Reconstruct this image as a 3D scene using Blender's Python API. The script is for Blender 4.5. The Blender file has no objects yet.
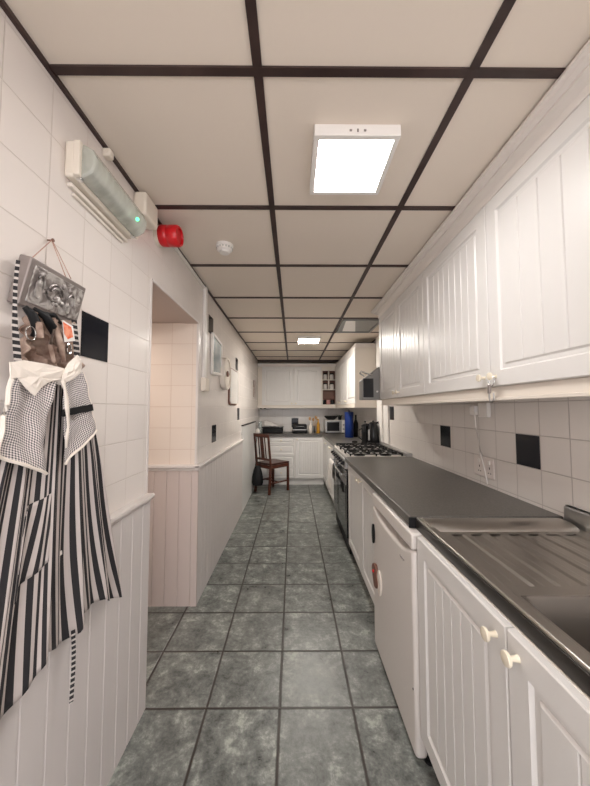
import bpy, bmesh, math, random
from mathutils import Vector as V
random.seed(4)
C = bpy.context.scene.collection
PI = math.pi
# ------------------------------------------------------------------ materials
def mat(name, col, rough=.5, metal=0., noise=None, bump=None, emit=None, coat=0., trans=0., alpha=1.):
    m = bpy.data.materials.new(name); m.use_nodes = True
    nt = m.node_tree; b = nt.nodes['Principled BSDF']
    b.inputs['Base Color'].default_value = (*col, 1)
    b.inputs['Roughness'].default_value = rough
    b.inputs['Metallic'].default_value = metal
    b.inputs['Coat Weight'].default_value = coat
    b.inputs['Transmission Weight'].default_value = trans
    b.inputs['Alpha'].default_value = alpha
    if emit:
        b.inputs['Emission Color'].default_value = (*emit[0], 1)
        b.inputs['Emission Strength'].default_value = emit[1]
    tc = nt.nodes.new('ShaderNodeTexCoord')
    if noise:                                   # (scale vec, second colour, detail)
        mp = nt.nodes.new('ShaderNodeMapping'); mp.inputs['Scale'].default_value = noise[0]
        n = nt.nodes.new('ShaderNodeTexNoise'); n.inputs['Scale'].default_value = 1
        n.inputs['Detail'].default_value = noise[2]
        r = nt.nodes.new('ShaderNodeValToRGB')
        r.color_ramp.elements[0].position = .35; r.color_ramp.elements[1].position = .65
        r.color_ramp.elements[0].color = (*col, 1); r.color_ramp.elements[1].color = (*noise[1], 1)
        nt.links.new(tc.outputs['Object'], mp.inputs[0]); nt.links.new(mp.outputs[0], n.inputs['Vector'])
        nt.links.new(n.outputs[0], r.inputs[0]); nt.links.new(r.outputs[0], b.inputs['Base Color'])
    if bump:                                    # (scale vec, strength, distance)
        mp = nt.nodes.new('ShaderNodeMapping'); mp.inputs['Scale'].default_value = bump[0]
        n = nt.nodes.new('ShaderNodeTexNoise'); n.inputs['Scale'].default_value = 1; n.inputs['Detail'].default_value = 3
        bp = nt.nodes.new('ShaderNodeBump'); bp.inputs['Strength'].default_value = bump[1]; bp.inputs['Distance'].default_value = bump[2]
        nt.links.new(tc.outputs['Object'], mp.inputs[0]); nt.links.new(mp.outputs[0], n.inputs['Vector'])
        nt.links.new(n.outputs[0], bp.inputs['Height']); nt.links.new(bp.outputs[0], b.inputs['Normal'])
    return m

class NT:
    """small wrapper to write node maths"""
    def __init__(s, m): s.t = m.node_tree; s.b = s.t.nodes['Principled BSDF']
    def n(s, k): return s.t.nodes.new(k)
    def l(s, a, b): s.t.links.new(a, b)
    def m(s, op, a, b=None, c=None):
        x = s.n('ShaderNodeMath'); x.operation = op
        for i, q in enumerate((a, b, c)):
            if q is None: continue
            if isinstance(q, (int, float)): x.inputs[i].default_value = q
            else: s.l(q, x.inputs[i])
        return x.outputs[0]
    def line(s, co, off, size, w):               # 1 inside the grout line
        f = s.m('FRACT', s.m('DIVIDE', s.m('SUBTRACT', co, off), size))
        d = s.m('SUBTRACT', .5, s.m('ABSOLUTE', s.m('SUBTRACT', f, .5)))
        mr = s.n('ShaderNodeMapRange'); mr.inputs['From Min'].default_value = w/size*.35; mr.inputs['From Max'].default_value = w/size
        mr.inputs['To Min'].default_value = 1; mr.inputs['To Max'].default_value = 0
        s.l(d, mr.inputs[0]); return mr.outputs[0]
    def mix(s, f, a, b):
        x = s.n('ShaderNodeMix'); x.data_type = 'RGBA'
        if isinstance(f, float): x.inputs[0].default_value = f
        else: s.l(f, x.inputs[0])
        for i, q in ((6, a), (7, b)):
            if isinstance(q, tuple): x.inputs[i].default_value = (*q, 1)
            else: s.l(q, x.inputs[i])
        return x.outputs[2]

def tile_mat(name, col, grout, a, b, offa, offb, sa, sb, w=.0022, rough=.2, wob=True):
    m = mat(name, col, rough); t = NT(m)
    tc = t.n('ShaderNodeTexCoord'); sx = t.n('ShaderNodeSeparateXYZ'); t.l(tc.outputs['Object'], sx.inputs[0])
    A = sx.outputs[a]; B = sx.outputs[b]
    ln = t.m('MAXIMUM', t.line(A, offa, sa, w), t.line(B, offb, sb, w))
    ia = t.m('FLOOR', t.m('DIVIDE', t.m('SUBTRACT', A, offa), sa)); ib = t.m('FLOOR', t.m('DIVIDE', t.m('SUBTRACT', B, offb), sb))
    cx = t.n('ShaderNodeCombineXYZ'); t.l(ia, cx.inputs[0]); t.l(ib, cx.inputs[1])
    wn = t.n('ShaderNodeTexWhiteNoise'); t.l(cx.outputs[0], wn.inputs[0])
    base = t.mix(t.m('MULTIPLY', wn.outputs[0], .5), col, tuple(c*.93 for c in col))
    t.l(t.mix(ln, base, grout), t.b.inputs['Base Color'])
    no = t.n('ShaderNodeTexNoise'); no.inputs['Scale'].default_value = 9; t.l(tc.outputs['Object'], no.inputs['Vector'])
    h = t.m('ADD', t.m('MULTIPLY', ln, -1.), t.m('MULTIPLY', no.outputs[0], .8 if wob else 0))
    bp = t.n('ShaderNodeBump'); bp.inputs['Strength'].default_value = .5; bp.inputs['Distance'].default_value = .002
    t.l(h, bp.inputs['Height']); t.l(bp.outputs[0], t.b.inputs['Normal'])
    t.l(t.m('ADD', t.m('MULTIPLY', ln, .5), rough), t.b.inputs['Roughness'])
    return m

TZ = 1.38; TS = .1525
TILE_L = tile_mat('tile_cream', (.80, .735, .69), (.60, .53, .48), 'Y', 'Z', .855, TZ, .151, TS)
TILE_R = tile_mat('tile_pale', (.74, .69, .65), (.46, .41, .385), 'Y', 'Z', 1.43, .928, .156, .156, w=.0032)
TILE_F = tile_mat('tile_pale_end', (.74, .70, .66), (.55, .50, .47), 'X', 'Z', .1, .905, .156, .156)
TILE_P = tile_mat('tile_passage', (.80, .70, .62), (.62, .49, .41), 'X', 'Z', -.73, TZ, .151, TS)
# slate floor
FLOOR = mat('slate_tile', (.2, .22, .21), .33)
t = NT(FLOOR); tc = t.n('ShaderNodeTexCoord'); sx = t.n('ShaderNodeSeparateXYZ'); t.l(tc.outputs['Object'], sx.inputs[0])
ln = t.m('MAXIMUM', t.line(sx.outputs['X'], -.06, .334, .0078), t.line(sx.outputs['Y'], 1.498, .3355, .0078))
ia = t.m('FLOOR', t.m('DIVIDE', t.m('SUBTRACT', sx.outputs['X'], -.06), .334)); ib = t.m('FLOOR', t.m('DIVIDE', t.m('SUBTRACT', sx.outputs['Y'], 1.498), .3355))
cx = t.n('ShaderNodeCombineXYZ'); t.l(ia, cx.inputs[0]); t.l(ib, cx.inputs[1])
wn = t.n('ShaderNodeTexWhiteNoise'); t.l(cx.outputs[0], wn.inputs[0])
ad = t.n('ShaderNodeVectorMath'); ad.operation = 'MULTIPLY_ADD'; t.l(wn.outputs['Color'], ad.inputs[0]); ad.inputs[1].default_value = (7, 7, 7); t.l(tc.outputs['Object'], ad.inputs[2])
n1 = t.n('ShaderNodeTexNoise'); n1.inputs['Scale'].default_value = 10; n1.inputs['Detail'].default_value = 12; n1.inputs['Roughness'].default_value = .74; n1.inputs['Distortion'].default_value = .25
t.l(ad.outputs[0], n1.inputs['Vector'])
n2 = t.n('ShaderNodeTexNoise'); n2.inputs['Scale'].default_value = 55; n2.inputs['Detail'].default_value = 6; n2.inputs['Roughness'].default_value = .7; t.l(ad.outputs[0], n2.inputs['Vector'])
hh = t.m('ADD', t.m('MULTIPLY', n1.outputs[0], .72), t.m('MULTIPLY', n2.outputs[0], .28))
cr = t.n('ShaderNodeValToRGB'); e = cr.color_ramp.elements
e[0].position = .39; e[0].color = (.062, .066, .060, 1); e[1].position = .62; e[1].color = (.41, .43, .385, 1)
q = e.new(.47); q.color = (.135, .143, .134, 1); q = e.new(.535); q.color = (.205, .217, .200, 1)
t.l(hh, cr.inputs[0])
v = t.mix(t.m('MULTIPLY', wn.outputs[0], .3), cr.outputs[0], (.14, .14, .13))
t.l(t.mix(ln, v, (.03, .022, .018)), t.b.inputs['Base Color'])
h = t.m('ADD', t.m('MULTIPLY', ln, -1.2), n1.outputs[0])
bp = t.n('ShaderNodeBump'); bp.inputs['Strength'].default_value = .5; bp.inputs['Distance'].default_value = .004
t.l(h, bp.inputs['Height']); t.l(bp.outputs[0], t.b.inputs['Normal'])
t.l(t.m('ADD', t.m('MULTIPLY', n1.outputs[0], .35), .15), t.b.inputs['Roughness'])

M = dict(
 ceil=mat('ceiling_board', (.77, .675, .58), .75, bump=((60, 60, 60), .15, .002)),
 batten=mat('dark_brown_batten', (.03, .014, .012), .5, noise=((9, 9, 9), (.05, .026, .022), 3)),
 wains=mat('painted_board', (.62, .57, .55), .42, bump=((2, 40, 2), .12, .002)),
 wainp=mat('painted_board_pink', (.60, .51, .475), .45),
 dado=mat('dado_paint', (.70, .645, .615), .38),
 plaster=mat('plaster', (.55, .45, .40), .7),
 white=mat('cabinet_vinyl', (.75, .725, .70), .33, bump=((6, 90, 6), .10, .001)),
 corn=mat('cornice_cream', (.80, .74, .69), .35),
 carc=mat('carcass_cream', (.76, .69, .61), .45),
 knobm=mat('cream_ceramic', (.80, .72, .58), .25),
 work=mat('dark_laminate', (.066, .060, .053), .36, noise=((160, 160, 160), (.115, .106, .096), 3)),
 black=mat('black_gloss', (.012, .012, .014), .16),
 btile=mat('black_tile', (.010, .011, .016), .12),
 blackm=mat('black_matt', (.009, .009, .010), .5),
 steel=mat('stainless', (.50, .475, .44), .30, 1, bump=((4, 120, 4), .12, .001)),
 steelb=mat('brushed_grey_metal', (.42, .41, .40), .4, 1),
 chrome=mat('chrome', (.75, .75, .75), .15, 1),
 fridge=mat('fridge_enamel', (.72, .67, .63), .28),
 gap=mat('dark_gap', (.03, .028, .026), .8),
 pvc=mat('cream_plastic', (.78, .70, .60), .4),
 pvcw=mat('white_plastic', (.82, .78, .74), .35),
 red=mat('red_plastic', (.62, .012, .018), .28),
 ledf=mat('led_diffuser_far', (1, 1, 1), .4, emit=((1, .95, .87), 60)),
 led=mat('led_diffuser', (1, 1, 1), .4, emit=((1, .985, .97), 20)),
 lens=mat('ribbed_lens', (.70, .71, .64), .12, noise=((14, 30, 14), (.52, .54, .47), 3), alpha=.6),
 green=mat('green_indicator', (.1, .8, .35), .4, emit=((.1, 1, .4), 1.2)),
 glass=mat('clear_glass', (.9, .95, .95), .04, trans=.9),
 dglass=mat('oven_glass', (.02, .02, .022), .06),
 wood=mat('chair_wood', (.05, .014, .009), .3, noise=((5, 5, 40), (.115, .032, .016), 4)),
 blue=mat('blue_enamel', (.008, .03, .17), .28),
 cloth=mat('white_cloth', (.74, .70, .66), .85, bump=((40, 40, 40), .4, .003)),
 amber=mat('amber_oil', (.55, .27, .03), .15),
 spoon=mat('spoon_wood', (.50, .28, .12), .6),
 cream=mat('cream_cotton', (.84, .76, .68), .85, bump=((120, 120, 120), .3, .001)),
 brown=mat('brown_cloth', (.16, .09, .065), .85, noise=((26, 26, 26), (.48, .36, .29), 4), bump=((50, 50, 50), .6, .004)),
 orange=mat('orange_print', (.75, .10, .02), .6, noise=((55, 55, 55), (.85, .35, .22), 2)),
 string=mat('pinkish_string', (.45, .28, .22), .8),
 pewter=mat('pewter_frame', (.30, .26, .245), .45, .6),
 brownb=mat('brown_board', (.17, .075, .05), .5),
 pinkcup=mat('pink_ceramic', (.6, .3, .28), .3),
 greybl=mat('grey_blue_sheet', (.42, .48, .50), .2, .3, noise=((9, 9, 9), (.62, .66, .66), 3)),
 vent=mat('grey_vent', (.30, .30, .29), .4, .3),
 leaf=mat('green_leaf', (.03, .09, .03), .5),
)
for k_, v_ in (('black', .3), ('btile', .18), ('blackm', .22), ('blue', .35)): M[k_].node_tree.nodes['Principled BSDF'].inputs['Specular IOR Level'].default_value = v_
# embossed pewter
EMB = mat('embossed_pewter', (.5, .47, .44), .38, .6); t = NT(EMB)
tc = t.n('ShaderNodeTexCoord'); no = t.n('ShaderNodeTexNoise'); no.inputs['Scale'].default_value = 24; no.inputs['Distortion'].default_value = 1.8; no.inputs['Detail'].default_value = 2
t.l(tc.outputs['Object'], no.inputs['Vector']); cr = t.n('ShaderNodeValToRGB'); cr.color_ramp.elements[0].position = .4; cr.color_ramp.elements[1].position = .58
cr.color_ramp.elements[0].color = (.24, .21, .20, 1); cr.color_ramp.elements[1].color = (.55, .52, .50, 1)
t.l(no.outputs[0], cr.inputs[0]); t.l(cr.outputs[0], t.b.inputs['Base Color'])
bp = t.n('ShaderNodeBump'); bp.inputs['Strength'].default_value = 1; bp.inputs['Distance'].default_value = .005; t.l(no.outputs[0], bp.inputs['Height']); t.l(bp.outputs[0], t.b.inputs['Normal'])
# striped cotton (stripes follow the cloth through UV.x), gingham, strap
def stripes(name, per, duty, dark, light, axis='X', both=False, wob=.0):
    m = mat(name, light, .85); t = NT(m); tc = t.n('ShaderNodeTexCoord'); s = t.n('ShaderNodeSeparateXYZ')
    t.l(tc.outputs['UV'], s.inputs[0])
    def st(o):
        f = t.m('FRACT', t.m('DIVIDE', o, per)); return t.m('LESS_THAN', f, duty)
    a = st(s.outputs[axis])
    if both:
        b = st(s.outputs['Y']); k = t.m('MULTIPLY', t.m('ADD', a, b), .5)
    else: k = a
    t.l(t.mix(k, light, dark), t.b.inputs['Base Color']); return m
STRIPE = stripes('black_stripe_cotton', .0165, .52, (.018, .016, .018), (.50, .44, .415))
GING = stripes('black_gingham_cotton', .0058, .5, (.05, .045, .055), (.80, .73, .70), both=True)
STRAP = stripes('striped_tape', .015, .62, (.02, .018, .02), (.50, .45, .42), axis='Y')

# ------------------------------------------------------------------ mesh helpers
class MB:
    def __init__(s): s.v = []; s.f = []; s.m = []
    def add(s, vs, fs, m=0):
        k = len(s.v); s.v += [V(v) for v in vs]; s.f += [tuple(i+k for i in f) for f in fs]; s.m += [m]*len(fs); return s
    def box(s, x0, x1, y0, y1, z0, z1, m=0):
        return s.add([(x0,y0,z0),(x1,y0,z0),(x1,y1,z0),(x0,y1,z0),(x0,y0,z1),(x1,y0,z1),(x1,y1,z1),(x0,y1,z1)],
              [(0,3,2,1),(4,5,6,7),(0,1,5,4),(1,2,6,5),(2,3,7,6),(3,0,4,7)], m)
    def bar(s, a, b, w, d, m=0, up=V((0,0,1))):      # rectangular bar a->b
        a = V(a); b = V(b); t = (b-a).normalized(); x = t.cross(up)
        if x.length < 1e-4: x = V((1,0,0))
        x.normalize(); y = t.cross(x).normalized(); vs = []
        for p in (a, b):
            for i, j in ((-1,-1),(1,-1),(1,1),(-1,1)): vs.append(p + x*i*w/2 + y*j*d/2)
        return s.add(vs, [(0,1,2,3),(7,6,5,4),(0,4,5,1),(1,5,6,2),(2,6,7,3),(3,7,4,0)], m)
    def ring(s, c, x, y, r, n): return [c + x*math.cos(2*PI*i/n)*r + y*math.sin(2*PI*i/n)*r for i in range(n)]
    def tube(s, pts, r, n=8, m=0):
        pts = [V(p) for p in pts]; rs = r if isinstance(r, (list, tuple)) else [r]*len(pts)
        vs = []; up = V((0,0,1)); L = len(pts)
        for i, p in enumerate(pts):
            t = (pts[min(i+1, L-1)] - pts[max(i-1, 0)]).normalized()
            x = t.cross(up)
            if x.length < .2: x = t.cross(V((0,1,0)))
            x.normalize(); y = x.cross(t).normalized(); vs += s.ring(p, x, y, rs[i], n)
        fs = [(i*n+j, i*n+(j+1)%n, (i+1)*n+(j+1)%n, (i+1)*n+j) for i in range(L-1) for j in range(n)]
        fs += [tuple(range(n))[::-1], tuple((L-1)*n+j for j in range(n))]
        return s.add(vs, fs, m)
    def lathe(s, c, prof, axis=(0,0,1), n=24, m=0):   # prof: (radius, height) along axis
        c = V(c); a = V(axis).normalized(); x = a.cross(V((0,0,1)))
        if x.length < .1: x = V((1,0,0))
        x.normalize(); y = a.cross(x); vs = []
        for r, h in prof: vs += s.ring(c + a*h, x, y, max(r, 1e-5), n)
        L = len(prof)
        fs = [(i*n+j, i*n+(j+1)%n, (i+1)*n+(j+1)%n, (i+1)*n+j) for i in range(L-1) for j in range(n)]
        fs += [tuple(range(n))[::-1], tuple((L-1)*n+j for j in range(n))]
        return s.add(vs, fs, m)
    def prism(s, pts, d, m=0):                      # closed polygon extruded by vector d
        pts = [V(p) for p in pts]; d = V(d); n = len(pts)
        fs = [tuple(range(n))[::-1], tuple(n+i for i in range(n))] + [(i, (i+1)%n, n+(i+1)%n, n+i) for i in range(n)]
        return s.add(pts + [p+d for p in pts], fs, m)
    def ball(s, c, r, n=16, m=0, sc=(1,1,1)):
        c = V(c); vs = []; k = n//2
        for i in range(k+1):
            a = PI*i/k
            for j in range(n): vs.append(c + V((math.sin(a)*math.cos(2*PI*j/n)*r*sc[0], math.sin(a)*math.sin(2*PI*j/n)*r*sc[1], math.cos(a)*r*sc[2])))
        return s.add(vs, [(i*n+j, (i+1)*n+j, (i+1)*n+(j+1)%n, i*n+(j+1)%n) for i in range(k) for j in range(n)], m)
ORG = {}
def put(name, mb, mats, parent=None, bev=0, smooth=False, subs=0, uv=None, seg=2):
    org = ORG.get(parent.name, V((0,0,0))) if parent else V((0,0,0))
    if not isinstance(mats, (list, tuple)): mats = [mats]
    c0 = V((0,0,0))
    if not parent:                                    # own origin at the thing's base
        xs = [v.x for v in mb.v]; ys = [v.y for v in mb.v]; zs = [v.z for v in mb.v]
        org = c0 = V(((min(xs)+max(xs))/2, (min(ys)+max(ys))/2, min(zs))) if not getattr(mb, 'zero', 0) else V((0,0,0))
    me = bpy.data.meshes.new(name); me.from_pydata([v-org for v in mb.v], [], mb.f)
    for m in mats: me.materials.append(m)
    for p, i in zip(me.polygons, mb.m): p.material_index = i
    if uv:
        l = me.uv_layers.new(name='UVMap')
        for p in me.polygons:
            for li in p.loop_indices: l.data[li].uv = uv[me.loops[li].vertex_index]
    bm = bmesh.new(); bm.from_mesh(me); bmesh.ops.remove_doubles(bm, verts=bm.verts, dist=1e-6) if not uv else None
    bmesh.ops.recalc_face_normals(bm, faces=bm.faces); bm.to_mesh(me); bm.free()
    o = bpy.data.objects.new(name, me); C.objects.link(o); o.location = c0
    if parent: o.parent = parent
    ORG[o.name] = org
    if bev:
        b = o.modifiers.new('Bevel', 'BEVEL'); b.width = bev; b.segments = seg; b.limit_method = 'ANGLE'; b.angle_limit = math.radians(40); b.harden_normals = False
    if subs:
        b = o.modifiers.new('Subsurf', 'SUBSURF'); b.levels = b.render_levels = subs
    if smooth or bev:
        for p in me.polygons: p.use_smooth = True
        if not subs:
            try: me.set_sharp_from_angle(angle=math.radians(45))
            except Exception: pass
    return o
def thing(name, label, cat, loc, rz=0, group=None, local=False):
    o = bpy.data.objects.new(name, None); C.objects.link(o); o.location = loc; o.rotation_euler = (0,0,rz); o.empty_display_size = .05
    o['label'] = label; o['category'] = cat
    if group: o['group'] = group
    ORG[o.name] = V((0,0,0)) if local else V(loc)
    return o
def tag(o, label, cat, group=None):
    o['label'] = label; o['category'] = cat
    if group: o['group'] = group
    return o
def struct(name, mb, m, **k):
    mb.zero = 1; o = put(name, mb, m, **k); o['kind'] = 'structure'; return o
def dup(root, off, label=None, group=None):
    def cp(o, par):
        c = o.copy(); C.objects.link(c); c.parent = par
        for ch in o.children: cp(ch, c)
        return c
    r = cp(root, None); r.location = root.location + V(off)
    if label: r['label'] = label
    if group: r['group'] = group
    return r
# ------------------------------------------------------------------ the room
XL, XR, YF, ZC = -.69, 1.13, 6.35, 2.32
YB = -1.3
OY0, OY1, OZ = 1.50, 2.255, 1.99        # opening in the left wall
struct('floor', MB().box(-2.4, XR+.1, YB, YF+.1, -.1, 0), FLOOR)
struct('ceiling', MB().box(-.79, XR+.1, YB, YF+.1, ZC, ZC+.1), M['ceil'])
b = MB()
for x in (-.10, .508):
    b.box(x-.013, x+.013, YB, 6.03, ZC-.006, ZC)
k = -2
while .835 + .598*k < 6.0:
    y = .835 + .598*k; b.box(XL, XR, y-.012, y+.012, ZC-.0065, ZC); k += 1
b.box(XL, XL+.012, YB, 6.03, ZC-.012, ZC); b.box(XR-.012, XR, YB, 6.03, ZC-.012, ZC)
b.box(XL, XR, 6.00, 6.04, ZC-.03, ZC)
struct('trim_1', b, M['batten'])
# left wall: tiled, with black feature tiles set into it
b = MB()
b.box(XL-.1, XL, YB, OY0, 0, ZC).box(XL-.1, XL, OY1, YF, 0, ZC).box(XL-.1, XL, OY0, OY1, OZ, ZC)
def ltile(iy, iz):
    y = .855+.151*iy; z = TZ+TS*iz; b.box(XL-.001, XL+.0012, y+.002, y+.149, z+.002, z+TS-.002, 1)
for iy, iz in ((1,1), (11,4), (12,-2), (19,3), (20,-1)): ltile(iy, iz)
struct('wall_left', b, [TILE_L, M['btile']])
# passage beyond the opening
b = MB(); b.box(-2.3, XL-.1, OY1, OY1+.1, 0, OZ+.02).box(XL-.1, XL, OY1-.001, OY1, .95, OZ)
struct('wall_passage_far', b, TILE_P)
struct('wall_passage_near', MB().box(-2.3, XL-.1, OY0-.1, OY0, 0, OZ+.02), TILE_P)
struct('wall_passage_end', MB().box(-2.4, -2.3, OY0-.1, OY1+.1, 0, OZ+.02), M['plaster'])
struct('ceiling_passage', MB().box(-2.4, XL-.1, OY0-.1, OY1+.1, OZ+.001, OZ+.1), M['plaster'])
b = MB(); b.box(XL-.1, XL-.001, OY0, OY1, OZ-.004, OZ-.0005)
struct('trim_2', b, M['plaster'])
# right and far walls
b = MB(); b.box(XR, XR+.1, YB, YF+.1, 0, ZC)
for y, z in ((1.43, .928+.156), (1.43+5*.156+.032, .928+.156), (1.43+13*.156+.03, .928+2*.156)):
    b.box(XR-.0012, XR+.001, y+.002, y+.154, z+.002, z+.154, 1)
struct('wall_right', b, [TILE_R, M['btile']])
b = MB(); b.box(XL-.1, XR, YF, YF+.1, 0, ZC); b.box(-.03, .11, YF-.0012, YF, .905+.1, .905+.28, 1)
struct('wall_far', b, [TILE_F, M['btile']])
# tongue-and-groove boarding
def boards(X, y0, y1, z0, z1, pitch=.088, t=.018, axis='Y', base=None):
    mb = MB(); pr = []; g = .0035; y = y0; pr.append((y0, t))
    while y + pitch < y1 - .01:
        y += pitch; pr += [(y-g, t), (y, t-.005), (y+g, t)]
    pr.append((y1, t)); vs = []
    for a, w in pr:
        for z in (z0, z1): vs.append((X+w, a, z) if axis == 'Y' else (a, X-w, z))
    n = len(pr); fs = [(2*i, 2*i+2, 2*i+3, 2*i+1) for i in range(n-1)]
    bk = [((X, a, z) if axis == 'Y' else (a, X, z)) for a in (y0, y1) for z in (z0, z1)]
    vs += bk; q = 2*n
    fs += [(0, 1, q+1, q), (2*n-2, q+2, q+3, 2*n-1), tuple([q, q+2] + [2*i for i in range(n-1, -1, -1)]), tuple([q+1, q+3] + [2*i+1 for i in range(n-1, -1, -1)])]
    return mb.add(vs, fs)
DZ = .945
struct('trim_3', boards(XL, YB, OY0, 0, DZ), M['wains'])
struct('trim_4', boards(XL, OY1+.0002, 4.2, 0, DZ), M['wains'])
struct('trim_5', boards(OY1, -2.3, XL+.0183, 0, DZ, axis='X', pitch=.088), M['wainp'])
def dado(y0, y1):
    pr = [(XL, DZ-.012), (XL+.022, DZ-.012), (XL+.023, DZ+.002), (XL+.036, DZ+.004), (XL+.036, DZ+.017), (XL+.033, DZ+.020), (XL, DZ+.020)]
    return MB().prism([(x, y0, z) for x, z in pr], (0, y1-y0, 0))
struct('trim_6', dado(YB, OY0+.006), M['dado'], bev=.002)
struct('trim_7', dado(OY1-.036, 4.2), M['dado'], bev=.002)
pr = [(OY1, DZ-.018), (OY1-.022, DZ-.018), (OY1-.026, DZ), (OY1-.036, DZ+.004), (OY1-.036, DZ+.018), (OY1-.026, DZ+.024), (OY1, DZ+.024)]
struct('trim_8', MB().prism([(-2.3, y, z) for y, z in pr], (2.3+XL+.03, 0, 0)), M['dado'], bev=.002)
struct('trim_9', MB().box(XL-.004, XL+.003, OY0-.012, OY0+.002, DZ+.02, OZ).box(XL-.012, XL+.003, OY1-.003, OY1+.012, DZ+.02, OZ).box(XL-.012, XL+.003, OY0, OY1, OZ-.002, OZ+.01), M['dado'])
# smooth boxed panel with a black top edge further down the left wall
struct('trim_10', MB().box(XL, XL+.02, 4.2, 5.62, 0, 1.135), mat('smooth_panel', (.70, .69, .67), .3), bev=.003)
struct('trim_11', MB().box(XL, XL+.028, 4.2, 5.62, 1.135, 1.15), M['blackm'])
# white boxed pipe on the right wall behind the cooker
struct('trim_12', MB().box(XR-.03, XR, 3.86, 4.10, .955, ZC-.012), M['pvcw'], bev=.003)
struct('trim_13', MB().box(XR-.018, XR, 3.66, 3.845, .955, ZC-.012), M['pvcw'], bev=.003)

# ------------------------------------------------------------------ cabinet doors
def door_mb(O, U, N, w, h, t=.02, fr=.062, pitch=.045, bead=True):
    """vinyl-wrapped door: outer frame, stepped recess, beaded panel"""
    mb = MB(); O = V(O); U = V(U); N = V(N); Z = V((0,0,1))
    P = lambda u, v_, w_: O + U*u + Z*v_ + N*w_
    rings = [(0, 0), (0, t-.003), (.003, t), (fr, t), (fr+.006, t-.008), (fr+.020, t-.008), (fr+.027, t-.003)]
    vs = []
    for i, d in rings: vs += [P(i, i, d), P(w-i, i, d), P(w-i, h-i, d), P(i, h-i, d)]
    fs = [(0, 1, 2, 3)]
    for k in range(len(rings)-1):
        for j in range(4): fs.append((4*k+j, 4*k+(j+1)%4, 4*k+4+(j+1)%4, 4*k+4+j))
    mb.add(vs, fs)
    i, d = rings[-1]; pr = [(i, d)]
    if bead:
        n = max(2, round((w-2*i)/pitch)); p = (w-2*i)/n
        for k in range(1, n): pr += [(i+p*k-.0035, d), (i+p*k, d-.0045), (i+p*k+.0035, d)]
    pr.append((w-i, d)); vs = []
    for u, dd in pr: vs += [P(u, i, dd), P(u, h-i, dd)]
    mb.add(vs, [(2*k, 2*k+2, 2*k+3, 2*k+1) for k in range(len(pr)-1)])
    return mb
def knob_mb(c, N):
    N = V(N); return MB().lathe(V(c), [(.008, 0), (.0065, .004), (.0055, .014), (.006, .019), (.0145, .022), (.016, .026), (.0145, .0295), (.008, .031), (.001, .0315)], N, 20)
def add_door(par, O, U, N, w, h, knob=None, fr=.062, pitch=.045, name='door', bead=True):
    d = put(name, door_mb(O, U, N, w, h, fr=fr, pitch=pitch, bead=bead), M['white'], par)
    if knob:
        c = V(O) + V(U)*knob[0] + V((0,0,knob[1])) + V(N)*.02
        put('knob', knob_mb(c, N), M['knobm'], d, smooth=True)
    return d
def box_open(mb, x0, x1, y0, y1, z0, z1):
    return mb.box(x0, x1, y0, y1, z0, z1)
NX = (-1, 0, 0); UY = (0, 1, 0); NYf = (0, -1, 0); UX = (1, 0, 0)
def run_cabinet(name, label, cat, y0, y1, z0, z1, xf, nd, knobz, plinth=None, xb=XR, group=None, low=None, pit=(.05, .05)):
    """cabinet standing along the right wall, doors facing left; xf = carcass front"""
    r = thing(name, label, cat, ((xf+xb)/2, (y0+y1)/2, 0 if plinth else z0))
    if low:
        bb = MB().box(xf, xb-.001, y0+.001, y1-.001, z0, low)
        bb.box(xf, xf+.016, y0+.001, y1-.001, low, z1).box(xf+.016, xb-.001, y1-.017, y1-.001, low, z1).box(xf+.016, xb-.001, y0+.001, y0+.017, low, z1)
        put('body', bb, M['carc'], r)
    else: put('body', MB().box(xf, xb-.001, y0+.001, y1-.001, z0, z1), M['carc'], r, bev=.001)
    g = .002; w = (y1-y0)/nd - 2*g
    for i in range(nd):
        yy = y0 + g + i*(w+2*g)
        ku = (w-.035 if i % 2 == 0 else .035) if nd > 1 else .035
        add_door(r, (xf, yy, z0+.002), UY, NX, w, z1-z0-.004, (ku, knobz-z0), pitch=pit[i % 2])
    if plinth: put('plinth', MB().box(xf+.045, xf+.06, y0+.001, y1-.001, 0, z0), M['white'], r)
    return r
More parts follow.
